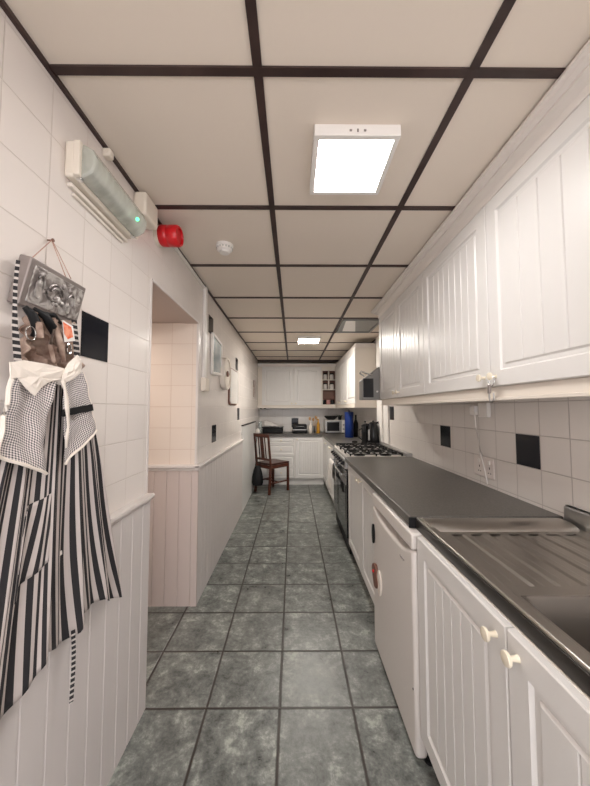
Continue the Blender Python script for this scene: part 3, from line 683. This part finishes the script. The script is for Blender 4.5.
# utensil jar + oil bottle + pale bottles
ut = thing('utensil_jar', 'glass utensil jar with wooden spoons right of the contact grill', 'jar', (.38, 5.98, W))
put('jar', MB().lathe((.385, 6.0, W), [(.042, 0), (.045, .004), (.045, .13), (.042, .13), (.041, .01), (.001, .008)]), M['steelb'], ut, smooth=True)
for i, (dx, dy, h_) in enumerate(((-.03, 0, .30), (.025, .01, .32), (.0, -.025, .285), (.035, -.02, .30))):
    b = MB(); b.tube([(.385+dx*.5, 6.0+dy*.5, W+.015), (.385+dx*1.8, 6.0+dy*1.8, W+h_-.06)], .005).ball((.385+dx*2.1, 6.0+dy*2.1, W+h_-.03), .022, 12, sc=(1, .4, 1.5)); o = put('wooden_spoon', b, M['spoon'], smooth=True)
    tag(o, 'wooden spoon standing in the utensil jar on the far worktop', 'spoon', 'wooden spoons in the utensil jar')
for x, y, m_, h_, l in ((.475, 5.90, 'amber', .27, 'amber oil bottle on the far worktop left of the microwave'), (.33, 5.86, 'cream', .21, 'slim pale bottle on the far worktop in front of the wooden spoons')):
    o = thing('bottle', l, 'bottle', (x, y, W)); put('body', MB().lathe((x, y, W), [(.030, 0), (.033, .004), (.033, h_*.6), (.013, h_*.8), (.012, h_)]), M[m_], o, smooth=True)
    put('cap', MB().lathe((x, y, W+h_), [(.015, 0), (.015, .022), (.012, .024)]), M['pvcw'], o, smooth=True)
# black hooks under the far pelmet
for x in (-.62, -.54):
    b = MB().ball((x, 6.045, 1.377), .017, 12, sc=(1.3, 1, .65)); tag(put('cupboard_fitting', b, M['blackm'], smooth=True), 'small black fitting below the pelmet of the far left wall cabinet', 'fitting', 'black fittings under the far pelmet')

# ------------------------------------------------------------------ chair (local coordinates: rear-right leg near us)
ch = thing('dining_chair', 'dark reddish wooden dining chair by the left wall at the far end', 'chair', (-.35, 5.32, 0), math.radians(-42), local=True)
# local +Y = facing direction
w2, d2 = .165, .195
sh = .46
put('seat', MB().prism([(-w2-.01, -d2-.005, sh), (w2+.01, -d2-.005, sh), (w2+.035, d2+.02, sh), (-w2-.035, d2+.02, sh)], (0, 0, .028)), mat('dark_seat_leather', (.06, .02, .014), .35), ch, bev=.012, seg=3)
for sx in (-1, 1):
    b = MB(); b.bar((sx*w2, -d2-.03, 0), (sx*w2, -d2, sh), .034, .034).bar((sx*w2, -d2, sh-.01), (sx*w2, -d2-.06, .965), .032, .026); put('back_post', b, M['wood'], ch, bev=.004)
    put('leg', MB().bar((sx*(w2+.015), d2, 0), (sx*(w2+.015), d2, sh), .034, .034), M['wood'], ch, bev=.004)
    put('stretcher', MB().bar((sx*w2, -d2-.015, .17), (sx*(w2+.013), d2, .17), .02, .024), M['wood'], ch, bev=.003)
    put('seat_rail', MB().bar((sx*w2, -d2, sh-.03), (sx*(w2+.013), d2, sh-.03), .02, .055), M['wood'], ch)
put('seat_rail', MB().bar((-w2, d2, sh-.03), (w2, d2, sh-.03), .02, .055).bar((-w2, -d2, sh-.03), (w2, -d2, sh-.03), .02, .055), M['wood'], ch)
put('cross_stretcher', MB().bar((-w2, -.0, .17), (w2, 0, .17), .02, .02), M['wood'], ch, bev=.003)
put('top_rail', MB().box(-w2-.012, w2+.012, -d2-.073, -d2-.045, .905, .965), M['wood'], ch, bev=.008)
put('lower_rail', MB().bar((-w2, -d2-.012, .55), (w2, -d2-.012, .55), .02, .035), M['wood'], ch, bev=.003)
for x in (-.075, .0, .075):
    wd = .075 if x == 0 else .02
    put('back_slat', MB().bar((x, -d2-.012, .55), (x, -d2-.055, .91), wd, .012, up=V((0, 1, 0))), M['wood'], ch, bev=.002)
# bag hung on the chair's left post
bg = thing('shoulder_bag', 'black bag hanging behind the dining chair against the left wall', 'bag', (-.565, 5.12, .12))
b = MB(); vs = []; n = 18
for zz, rx, ry in ((.13, .03, .02), (.135, .075, .045), (.18, .092, .06), (.27, .088, .058), (.36, .070, .042), (.43, .048, .024), (.445, .03, .012)):
    for i in range(n):
        a = 2*PI*i/n; vs.append((-.575+rx*math.cos(a)*(1+.04*math.sin(3*a)), 5.13+ry*math.sin(a), zz))
b.add(vs, [(i*n+j_, i*n+(j_+1)%n, (i+1)*n+(j_+1)%n, (i+1)*n+j_) for i in range(6) for j_ in range(n)] + [tuple(range(n))[::-1], tuple(6*n+j_ for j_ in range(n))])
put('bag_body', b, M['blackm'], bg, smooth=True)
put('strap', MB().tube([(-.61, 5.12, .43), (-.62, 5.16, .70), (-.60, 5.23, .90), (-.585, 5.26, .975), (-.57, 5.24, .90), (-.54, 5.14, .62), (-.535, 5.12, .43)], .006), M['blackm'], bg, smooth=True)

# ------------------------------------------------------------------ ceiling fittings
def led(x0, y0, label, s=.30, m='led'):
    r = thing('ceiling_light', label, 'light', (x0+s/2, y0+s/2, ZC-.04))
    b = MB(); x1, y1, z0, z1, f = x0+s, y0+s, ZC-.04, ZC-.0066, .018
    z1 = ZC; b.box(x0+f, x1-f, y0+f, y1-f, z0+.012, z0+.016); b.box(x0, x1, y0, y0+f, z0, z1).box(x0, x1, y1-f, y1, z0, z1).box(x0, x0+f, y0+f, y1-f, z0, z1).box(x1-f, x1, y0+f, y1-f, z0, z1)
    put('frame', b, M['pvcw'], r, bev=.002)
    put('diffuser', MB().box(x0+f, x1-f, y0+f, y1-f, z0+.003, z0+.008), M[m], r)
    b = MB()
    for dx in (-.024, .024): b.add(MB().tube([(x0+s/2+dx-.004, y0-.0006, z0+.017), (x0+s/2+dx+.004, y0-.0006, z0+.017)], .0035, 8).v, MB().tube([(0,0,0),(1,0,0)], 1, 8).f)
    b.box(x0+s/2-.003, x0+s/2+.003, y0-.001, y0+.001, z0+.012, z0+.023)
    put('markings', b, M['pewter'], r)
    return r
led(.072, 1.0, 'nearest square white LED panel light glowing on the ceiling', .292)
led(.06, 4.02, 'far small square LED panel light glowing near the end wall', m='ledf')
led(.06, -.75, 'unseen square LED panel light added behind the viewer to brighten the near walls')  # added panel out of view, brightens the walls near the camera
sa = thing('smoke_alarm', 'round white smoke alarm on the ceiling left of the near light', 'alarm', (-.40, 1.78, ZC-.05))
put('base', MB().lathe((-.40, 1.78, ZC), [(.050, 0), (.050, -.012), (.047, -.014)], n=30), M['pvcw'], sa, smooth=True)
put('cover', MB().lathe((-.40, 1.78, ZC-.014), [(.045, 0), (.044, -.016), (.034, -.024), (.030, -.024), (.028, -.034), (.001, -.037)], n=30), M['pvcw'], sa, smooth=True)
b = MB()
for i in range(16):
    a = 2*PI*i/16; b.box(-.40+.0445*math.cos(a)-.002, -.40+.0445*math.cos(a)+.002, 1.78+.0445*math.sin(a)-.002, 1.78+.0445*math.sin(a)+.002, ZC-.028, ZC-.018)
put('vent_slots', b, M['vent'], sa)
v_ = thing('ceiling_vent', 'grey vent panel in the ceiling grid near the cooker hood', 'vent', (.7, 3.53, ZC-.02))
put('frame', MB().box(.53, .95, 3.26, 3.28, ZC-.018, ZC-.002).box(.53, .95, 3.78, 3.80, ZC-.018, ZC-.002).box(.53, .55, 3.28, 3.78, ZC-.018, ZC-.002).box(.93, .95, 3.28, 3.78, ZC-.018, ZC-.002), M['vent'], v_)
put('cover_panel', MB().box(.55, .93, 3.28, 3.78, ZC-.006, ZC-.002), M['vent'], v_)
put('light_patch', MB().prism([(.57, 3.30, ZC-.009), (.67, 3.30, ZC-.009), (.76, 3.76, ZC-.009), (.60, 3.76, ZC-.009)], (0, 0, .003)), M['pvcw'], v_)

# ------------------------------------------------------------------ emergency light, sounder, conduits on the left wall
el = thing('bulkhead_light', 'long cream emergency bulkhead light with clear ribbed lens on the left wall', 'light', (-.65, 1.12, 2.06))
ex, ez0, ez1, ey0, ey1 = XL, 2.062, 2.175, .905, 1.262
put('base', MB().box(ex, ex+.032, ey0, ey1, ez0, ez1), M['pvc'], el, bev=.008, seg=3)
b = MB(); pr = [(ex+.032, ez0+.006), (ex+.050, ez0+.004), (ex+.078, ez0+.020), (ex+.088, ez0+.045), (ex+.088, ez1-.045), (ex+.078, ez1-.020), (ex+.050, ez1-.004), (ex+.032, ez1-.006)]
b.prism([(x, ey0+.010, zz) for x, zz in pr], (0, ey1-ey0-.02, 0)); put('lens', b, M['lens'], el, bev=.006)
for y in (ey0-.003, ey1-.012): put('end_cap', MB().box(ex+.028, ex+.048, y, y+.015, ez0+.002, ez1-.002), M['pvc'], el, bev=.003)
put('tube', MB().tube([(ex+.055, ey0+.03, 2.120), (ex+.055, ey1-.03, 2.115)], .011, 12), M['pvcw'], el, smooth=True)
put('indicator', MB().ball((ex+.086, ey1-.085, ez0+.035), .007), M['green'], el, smooth=True)
for y in (ey0+.012, ey1-.03): put('clip', MB().box(ex+.03, ex+.046, y, y+.014, ez0-.004, ez0+.012), M['chrome'], el, bev=.001)
tag(put('under_strips', MB().box(ex, ex+.016, .92, 1.245, 2.040, 2.052).box(ex, ex+.010, .94, 1.22, 2.024, 2.033), M['carc'], bev=.002), 'thin cream strips fixed just under the bulkhead light', 'conduit')  # two thin raised cream strips below the bulkhead fitting
tag(put('junction_box', MB().box(XL, XL+.055, 1.305, 1.43, 2.20, 2.305), M['pvc'], bev=.010, seg=3), 'cream junction box at the ceiling corner beside the red sounder', 'box')
tag(put('conduit_clip', MB().box(XL, XL+.03, 1.08, 1.11, 2.275, 2.305), M['pvc'], bev=.006), 'tiny cream clip at the ceiling edge above the bulkhead light', 'clip')
rs = thing('alarm_sounder', 'red drum-shaped fire alarm sounder high on the left wall', 'alarm', (-.63, 1.58, 2.18))
c0 = V((XL, 1.545, 2.24))
put('backplate', MB().lathe(c0, [(.048, 0), (.050, .004), (.050, .020), (.046, .022)], (1, -.05, -.04), 28), M['pvc'], rs, smooth=True)
put('drum', MB().lathe(c0+V((.021, 0, 0)), [(.048, 0), (.052, .006), (.052, .036), (.049, .039), (.049, .044), (.052, .047), (.052, .088), (.046, .097), (.040, .098), (.038, .088), (.001, .086)], (1, -.05, -.04), 32), M['red'], rs, smooth=True)
b = MB(); b.tube([(XL+.012, 1.43, 2.29), (XL+.012, 1.56, 2.285)], .006, m=0); tag(put('cable', b, M['brownb'], smooth=True), 'short dark cable between the junction box and the red sounder', 'cable')
tag(put('conduit', MB().box(XL, XL+.014, 1.65, 2.355, 2.292, 2.306), M['pvcw'], bev=.002), 'thin white conduit along the ceiling edge past the red sounder', 'conduit')
vc = thing('vertical_conduit', 'white vertical conduit dropping to a small box beside the opening', 'conduit', (XL+.01, 2.45, 1.50))
put('trunking', MB().box(XL, XL+.022, 2.36, 2.405, 1.60, 2.306), M['pvcw'], vc, bev=.003)
put('switch_box', MB().box(XL, XL+.038, 2.33, 2.435, 1.50, 1.60), M['pvc'], vc, bev=.005)
# sockets on the right wall
XRs = XR-.001
sp = thing('spur_socket', 'small white socket plate tucked under the near right wall cabinet', 'socket', (XR-.02, 1.80, 1.30))
put('plate', MB().box(XRs-.024, XRs, 1.775, 1.86, 1.315, 1.40), M['pvcw'], sp, bev=.003)
pg = thing('plug', 'white plug with cord under the wall cabinets, beside the small socket', 'plug', (XR-.05, 1.89, 1.32))
put('plug_body', MB().box(XRs-.04, XRs-.004, 1.872, 1.925, 1.325, 1.385), M['pvcw'], pg, bev=.006)
put('cord', MB().tube([(XRs-.022, 1.898, 1.325), (XRs-.02, 1.892, 1.25), (XRs-.016, 1.86, 1.10), (XRs-.012, 1.83, 1.0), (XRs-.012, 1.81, .932)], .0035), M['pvcw'], pg, smooth=True)
ds = thing('double_socket', 'pale double wall socket just above the near dark worktop', 'socket', (XR-.01, 1.85, .96))
put('plate', MB().box(XRs-.010, XRs, 1.755, 1.945, .965, 1.085), mat('pink_shaded_white', (.72, .65, .61), .3), ds, bev=.004)  # white plate; the pinkish shading on it is put into the colour
for y in (1.79, 1.885):
    put('switch', MB().box(XRs-.015, XRs-.008, y-.008, y+.008, 1.045, 1.068), M['pvcw'], ds, bev=.002)
    put('pin_hole', MB().box(XRs-.0108, XRs-.0095, y-.003, y+.003, 1.018, 1.030).box(XRs-.0108, XRs-.0095, y-.014, y-.006, .993, .998).box(XRs-.0108, XRs-.0095, y+.006, y+.014, .993, .998), M['gap'], ds)

# ------------------------------------------------------------------ things hung on the far part of the left wall
fm = thing('wall_tray', 'white-edged grey-blue tray hung on the left wall just past the vertical conduit', 'tray', (XL+.02, 2.77, 1.65))
b = MB(); tp = [(2.60, 1.665), (2.92, 1.69), (2.92, 1.97), (2.60, 2.0)]
b.prism([(XL, y, zz) for y, zz in tp], (.012, 0, 0)); put('panel', b, M['greybl'], fm)
b = MB()
for i in range(4): b.bar((XL+.012, *tp[i]), (XL+.012, *tp[(i+1) % 4]), .022, .024)
put('rim', b, M['pvcw'], fm, bev=.004)
rd = thing('round_tin', 'round cream tin lid hung on the left wall between tray and board', 'lid', (XL+.03, 3.12, 1.5))
put('disc', MB().lathe((XL, 3.06, 1.71), [(.150, 0), (.158, .004), (.158, .048), (.152, .053), (.140, .053), (.136, .04), (.001, .04)], (1, 0, 0), 40), M['cream'], rd, smooth=True)
put('hub', MB().lathe((XL+.044, 3.06, 1.71), [(.03, 0), (.028, .012), (.012, .018), (.001, .019)], (1, 0, 0), 20), M['brownb'], rd, smooth=True)
def rrect(y0, y1, z0, z1, r, n=6):
    o = []
    for cy, cz, a0 in ((y1-r, z1-r, 0), (y0+r, z1-r, 90), (y0+r, z0+r, 180), (y1-r, z0+r, 270)):
        for k_ in range(n+1): a = math.radians(a0+90*k_/n); o.append((cy+r*math.cos(a), cz+r*math.sin(a)))
    return o
bo = thing('chopping_board', 'white rounded board with brown rim hung on the left wall beyond the round lid', 'board', (XL+.02, 3.55, 1.42))
put('board', MB().prism([(XL+.014, y, zz) for y, zz in rrect(3.33, 3.76, 1.425, 1.80, .05)], (.010, 0, 0)), M['pvcw'], bo, bev=.003)
put('rim', MB().prism([(XL, y, zz) for y, zz in rrect(3.315, 3.775, 1.41, 1.815, .055)], (.015, 0, 0)), M['brownb'], bo, bev=.002)
tag(put('wall_plaque', MB().box(XL, XL+.018, 5.40, 5.60, 1.58, 1.87), mat('brown_plaque', (.16, .10, .085), .5, noise=((30, 30, 30), (.45, .38, .34), 3)), bev=.003), 'narrow brown plaque on the left wall near the far cabinets', 'plaque')

# ------------------------------------------------------------------ plaque, apron and bundle near us
pq = thing('embossed_plaque', 'dark box plaque with embossed silvery relief hanging tilted on the left wall', 'plaque', (XL, .838, 1.620), local=True)
# local: x out, y along wall, z up ; tilted outwards at the top
TI = math.radians(13)
pq.rotation_euler = (0, TI, 0)
put('box', MB().box(.001, .032, -.098, .102, .0, .120), M['pewter'], pq, bev=.003)
put('relief', MB().box(.031, .035, -.084, .094, .012, .108), EMB, pq, bev=.002)
b = MB()
for i in range(14):
    u = random.uniform(-.072, .082); w_ = random.uniform(.022, .098); b.ball((.035, u, w_), random.uniform(.004, .010), 10, sc=(.5, 1, 1))
b.tube([(.0375, -.01+.03*math.cos(a)*(1-a*.06), .06+.026*math.sin(a)*(1-a*.06)) for a in [i*.4 for i in range(24)]], .0025, 6)
b.tube([(.0375, -.06+.02*math.cos(a)*.6, .06+.03*math.sin(a)) for a in [i*.4 for i in range(14)]], .002, 6)
b.tube([(.0375, .05+.02*math.cos(a)*.8, .05+.028*math.sin(a)) for a in [i*.4 for i in range(12)]], .002, 6)
put('scrollwork', b, EMB, pq, smooth=True)
ct, st_ = math.cos(TI), math.sin(TI)
def pqw(x, y, z_): return (XL + x*ct + z_*st_, .838+y, 1.620 - x*st_ + z_*ct)
nail = (XL+.012, .857, 1.835)
tag(put('nail', MB().lathe((XL-.002, .857, 1.835), [(.002, 0), (.002, .016), (.005, .0165), (.005, .019)], (1, 0, 0), 10), M['brownb']), 'small dark nail holding the string of the embossed plaque', 'nail')
b = MB(); b.tube([nail, pqw(.02, -.085, .118)], .0013, 6).tube([nail, pqw(.02, .035, .118)], .0013, 6).tube([(nail[0], nail[1]+.003, nail[2]), pqw(.04, .025, .119)], .0011, 6)
tag(put('hanging_string', b, M['string'], smooth=True), 'thin pinkish string from the nail to the embossed plaque', 'string')

ap = thing('apron', 'black and white striped apron with gingham bib hanging on the left wall', 'apron', (-.64, .85, .65))
def grid(fn, nu, nv):
    mb = MB(); vs = []; uv = []
    for i in range(nu+1):
        for j_ in range(nv+1):
            p, q_ = fn(i/nu, j_/nv); vs.append(p); uv.append(q_)
    mb.add(vs, [(i*(nv+1)+j_, (i+1)*(nv+1)+j_, (i+1)*(nv+1)+j_+1, i*(nv+1)+j_+1) for i in range(nu) for j_ in range(nv)]); return mb, uv
def lerp(a, b_, t_): return a+(b_-a)*t_
def pw(t_, pts):
    for (a, x), (b_, y) in zip(pts, pts[1:]):
        if t_ <= b_: return lerp(x, y, (t_-a)/(b_-a))
    return pts[-1][1]
# skirt
def skirt(u, w_):
    # v: 0 top .. 1 hem
    zt = pw(u, [(0, 1.27), (.3, 1.36), (.45, 1.43), (.62, 1.425), (.8, 1.36), (1, 1.30)])
    zh = pw(u, [(0, .58), (.42, .65), (.50, .695), (.58, .735), (.68, .70), (.72, .712), (.75, .742), (.86, .735), (1, .675)])
    z_ = lerp(zt, zh, w_)
    yl = pw(w_, [(0, .62), (.2, .56), (1, .36)]); yr = pw(w_, [(0, 1.0), (.2, 1.04), (1, 1.175)])
    ph = 2*PI*(7.3*u + .35*math.sin(5*u)); am = pw(w_, [(0, .004), (.3, .008), (1, .013)])
    x = -.632 + am*math.sin(ph+.6*w_) + am*.45*math.sin(2.3*ph+1.2+w_*1.5)
    x += -.02*math.exp(-((u-.68)/.03)**2)*min(1, w_*1.5)
    y = lerp(yl, yr, u) + am*.55*math.cos(ph+.6*w_)
    return V((x, y, z_)), (u*.60+.01*math.sin(3*w_)*u, w_*.75)
mb, uv = grid(skirt, 150, 50); o = put('skirt', mb, STRIPE, ap, smooth=True, uv=uv); o.modifiers.new('S', 'SOLIDIFY').thickness = .0015
def bil(c, x0, fold, su, sv, edge=None):
    def fn(u, w_):
        a = [lerp(c[0][k_], c[1][k_], u) for k_ in (0, 1)]; d_ = [lerp(c[3][k_], c[2][k_], u) for k_ in (0, 1)]
        y = lerp(a[0], d_[0], w_); z_ = lerp(a[1], d_[1], w_)
        if edge: y += edge(u, w_)
        x = x0 + fold*math.sin(7*u+3*w_) + fold*.5*math.sin(13*u-5*w_+1) + .4*fold*math.sin(19*w_+4*u)
        return V((x, y, z_)), (su*u+.004*math.sin(5*w_), sv*w_+.006*math.sin(4*u))
    return fn
cl = [(.672, 1.450), (.800, 1.43), (.783, 1.202), (.645, 1.267)]
fl = bil(cl, -.607, .0045, .13, .22, lambda u, w_: -.020*math.sin(PI*w_)*u**2)
mb, uv = grid(fl, 30, 36); o = put('bib_left_panel', mb, GING, ap, smooth=True, uv=uv); o.modifiers.new('S', 'SOLIDIFY').thickness = .0015
cr_ = [(.820, 1.430), (.896, 1.466), (.972, 1.297), (.840, 1.216)]
frr = bil(cr_, -.607, .004, .13, .2)
mb, uv = grid(frr, 30, 32); o = put('bib_right_panel', mb, GING, ap, smooth=True, uv=uv); o.modifiers.new('S', 'SOLIDIFY').thickness = .0015
# cream binding along the panel edges
b = MB()
def edge_of(fn, path, off=.002): return [fn(u, w_)[0]+V((off, 0, 0)) for u, w_ in path]
b.tube(edge_of(fl, [(0, i/16) for i in range(17)]), .0045, 6); b.tube(edge_of(fl, [(i/12, 1) for i in range(13)]), .0038, 6)
b.tube(edge_of(frr, [(i/12, 1) for i in range(13)]), .0038, 6); b.tube(edge_of(frr, [(1, i/12) for i in range(13)]), .0015, 6)
put('cream_binding', b, M['cream'], ap, smooth=True)
# collar and flap
def cloth_poly(pts, X, d_, nm, bulge=.003):
    P = [V((X, y, z_)) for y, z_ in pts]; c = sum(P, V((0,0,0)))/len(P); mb = MB(); n = len(P); vs = [c+V((bulge, 0, 0))]
    for s_ in (.35, .7, 1):
        for i, p in enumerate(P): vs.append(c+(p-c)*s_+V((bulge*(1-s_**2)+.0025*math.sin(i*2.1+s_*3), 0, 0)))
    fs = [(0, 1+i, 1+(i+1)%n) for i in range(n)]
    for r_ in (0, 1):
        for i in range(n): fs.append((1+r_*n+i, 1+(r_+1)*n+i, 1+(r_+1)*n+(i+1)%n, 1+r_*n+(i+1)%n))
    mb.add(vs, fs); o = put(nm, mb, M['cream'], ap); m_ = o.modifiers.new('S', 'SOLIDIFY'); m_.thickness = .003; return o
cloth_poly([(0.659, 1.460), (0.695, 1.470), (0.751, 1.470), (0.821, 1.467), (0.816, 1.440), (0.788, 1.434), (0.766, 1.427), (0.746, 1.411), (0.724, 1.391), (0.701, 1.408), (0.677, 1.432), (0.661, 1.426)], -.598, 0, 'collar')
cloth_poly([(0.806, 1.454), (0.826, 1.483), (0.855, 1.510), (0.872, 1.501), (0.881, 1.480), (0.866, 1.458), (0.839, 1.439), (0.818, 1.429), (0.803, 1.433)], -.594, 0, 'collar_flap', .005)
b = MB(); P = [V((-.593, y, z_)) for y, z_ in ((0.805, 1.433), (0.813, 1.416), (0.822, 1.393), (0.823, 1.364), (0.828, 1.338), (0.833, 1.314), (0.827, 1.291), (0.825, 1.260))]
vs = []
for i, p in enumerate(P): wv = .0055 if i < 5 else .0035; vs += [p+V((.002*math.sin(i*2), -wv, 0)), p+V((.001+.002*math.cos(i*2), wv, 0))]
b.add(vs, [(2*i, 2*i+1, 2*i+3, 2*i+2) for i in range(len(P)-1)]); o = put('ribbon', b, M['cream'], ap, smooth=True); o.modifiers.new('S', 'SOLIDIFY').thickness = .002
b = MB(); p0, p1, p2, p3 = (-0.598, 0.809, 1.359), (-0.596, 0.929, 1.376), (-0.596, 0.935, 1.357), (-0.598, 0.814, 1.341); b.prism([p0, p1, p2, p3], (.002, 0, 0)); put('black_band', b, M['blackm'], ap)
def strap_mb(pts, ws, X):
    mb = MB(); vs = []; uv = []; L = 0; pv = None
    for (x, y), w_ in zip(pts, ws):
        p = V((X, x, y)); L += (p-pv).length if pv else 0; pv = p
        for s_ in (-1, 1): vs.append(p+V((.003*s_, w_*s_, 0))); uv.append(((s_+1)*.01, L))
    mb.add(vs, [(2*i, 2*i+1, 2*i+3, 2*i+2) for i in range(len(pts)-1)]); return mb, uv
mb, uv = strap_mb([(0.682, 1.692), (0.680, 1.673), (0.678, 1.634), (0.679, 1.590), (0.682, 1.546), (0.688, 1.503), (0.694, 1.466)], [.0018, .002, .002, .0025, .004, .006, .0065], -.612)
o = put('neck_strap', mb, STRAP, ap, uv=uv); o.modifiers.new('S', 'SOLIDIFY').thickness = .002
mb, uv = strap_mb([(0.875, 1.613), (0.881, 1.572), (0.887, 1.544), (0.893, 1.502)], [.006, .007, .007, .008], -.62)
o = put('neck_strap', mb, STRAP, ap, uv=uv); o.modifiers.new('S', 'SOLIDIFY').thickness = .002
mb, uv = strap_mb([(0.932, 0.729), (0.938, 0.670), (0.939, 0.615), (0.937, 0.575), (0.935, 0.531)], [.004]*5, -.63)
o = put('waist_tie', mb, STRAP, ap, uv=uv); o.modifiers.new('S', 'SOLIDIFY').thickness = .003
put('waist_tie_core', MB().tube([(-0.633, 0.938, 0.709), (-0.633, 0.941, 0.613), (-0.633, 0.940, 0.524)], .0025, 6), M['pvcw'], ap, smooth=True)
# pocket on the skirt
def pock(u, w_):
    p, _ = skirt(.42+.13*u, .40+.24*w_); return p+V((.005, 0, 0)), (.60*(.42+.13*u)+.018*w_, w_*.2)
mb, uv = grid(pock, 24, 16); o = put('pocket', mb, STRIPE, ap, smooth=True, uv=uv); o.modifiers.new('S', 'SOLIDIFY').thickness = .0015
# bundle between plaque and bib
bu = thing('cloth_bundle', 'crumpled brown and cream cloth bundle hanging between the plaque and apron bib', 'cloth', (-.64, .80, 1.45))
b = MB(); vs = []; nu, nv = 60, 26
for i in range(nu+1):
    for j_ in range(nv+1):
        u, w_ = i/nu, j_/nv; y = lerp(.745, .925, u)+.018*math.sin(4*w_)*(u-.5); z_ = lerp(1.60+.014*u, 1.455, w_)
        x = -.648+.016*math.sin(11*u+4*w_)+.011*math.sin(27*u-9*w_+1)+.006*math.sin(31*w_+9*u)
        vs.append((x, y, z_))
b.add(vs, [(i*(nv+1)+j_, (i+1)*(nv+1)+j_, (i+1)*(nv+1)+j_+1, i*(nv+1)+j_+1) for i in range(nu) for j_ in range(nv)])
o = put('brown_cloth', b, M['brown'], bu, smooth=True); o.modifiers.new('S', 'SOLIDIFY').thickness = .004
b = MB()
b.tube([(-.628, .722, 1.600), (-.620, .735, 1.585), (-.618, .748, 1.560), (-.624, .742, 1.535)], [.006, .011, .012, .005], 10)
b.tube([(-.630, .750, 1.605), (-.618, .772, 1.592), (-.616, .790, 1.572), (-.626, .806, 1.556)], [.005, .010, .012, .004], 10)
b.tube([(-.628, .765, 1.600), (-.620, .800, 1.602), (-.622, .830, 1.590)], [.004, .008, .004], 10)
put('dark_fold', b, M['blackm'], bu, smooth=True)
b = MB(); p = V((-0.612, 0.724, 1.538)); b.tube([p+V((0, .014*math.cos(a), .016*math.sin(a))) for a in [2*PI*i/24 for i in range(25)]], .0014, 8); put('metal_ring', b, M['chrome'], bu, smooth=True)
b = MB(); b.tube([(-0.612, 0.743, 1.570), (-0.612, 0.751, 1.533)], .008); b.tube([(-0.612, 0.788, 1.593), (-0.612, 0.819, 1.530), (-0.614, 0.835, 1.487)], [.006, .008, .005]); b.tube([(-0.610, 0.796, 1.590), (-0.610, 0.780, 1.522), (-0.612, 0.798, 1.481)], .005)
put('cord_ends', b, M['brown'], bu, smooth=True)
b = MB(); b.prism([(-0.608, 0.814, 1.595), (-0.608, 0.851, 1.589), (-0.608, 0.861, 1.550), (-0.608, 0.824, 1.539)], (.003, 0, 0)); tg_ = put('printed_tag', b, M['pvcw'], bu)
b = MB(); b.prism([(-0.605, 0.813, 1.590), (-0.605, 0.843, 1.584), (-0.605, 0.852, 1.559), (-0.605, 0.833, 1.549), (-0.605, 0.820, 1.559)], (.001, 0, 0)); put('orange_print', b, M['orange'], tg_)
b = MB(); p = V((-0.610, 0.846, 1.525)); b.tube([p+V((0, .008*math.cos(a), .014*math.sin(a))) for a in [2*PI*i/16 for i in range(17)]], .0025, 6); put('buckle', b, M['chrome'], bu, smooth=True)

# ------------------------------------------------------------------ light
w = bpy.data.worlds.new('World'); bpy.context.scene.world = w; w.use_nodes = True
bg_ = w.node_tree.nodes['Background']; bg_.inputs[0].default_value = (.95, .93, .95, 1); bg_.inputs[1].default_value = 1.6
def area(name, loc, rot, size, power, col):
    l = bpy.data.lights.new(name, 'AREA'); l.shape = 'RECTANGLE'; l.size, l.size_y = size; l.energy = power; l.color = col
    o = bpy.data.objects.new(name, l); C.objects.link(o); o.location = loc; o.rotation_euler = rot; return o
area('passage_lamp', (-1.5, 1.9, 1.96), (0, 0, 0), (.4, .4), 3.2, (1, .90, .82))
# ------------------------------------------------------------------ camera
cam = bpy.data.cameras.new('Camera'); co = bpy.data.objects.new('Camera', cam); C.objects.link(co)
co.location = (0, 0, 1.36)
pitch = math.atan(16.5/312); yaw = math.atan(2/312)
co.rotation_euler = (PI/2+pitch, 0, -yaw)
cam.sensor_fit = 'HORIZONTAL'; cam.sensor_width = 36; cam.lens = 312/590*36; cam.clip_start = .02
S = bpy.context.scene; S.camera = co
S.view_settings.view_transform = 'Standard'; S.view_settings.look = 'None'; S.view_settings.gamma = 1; S.view_settings.use_curve_mapping = False
S.view_settings.exposure = 1.13
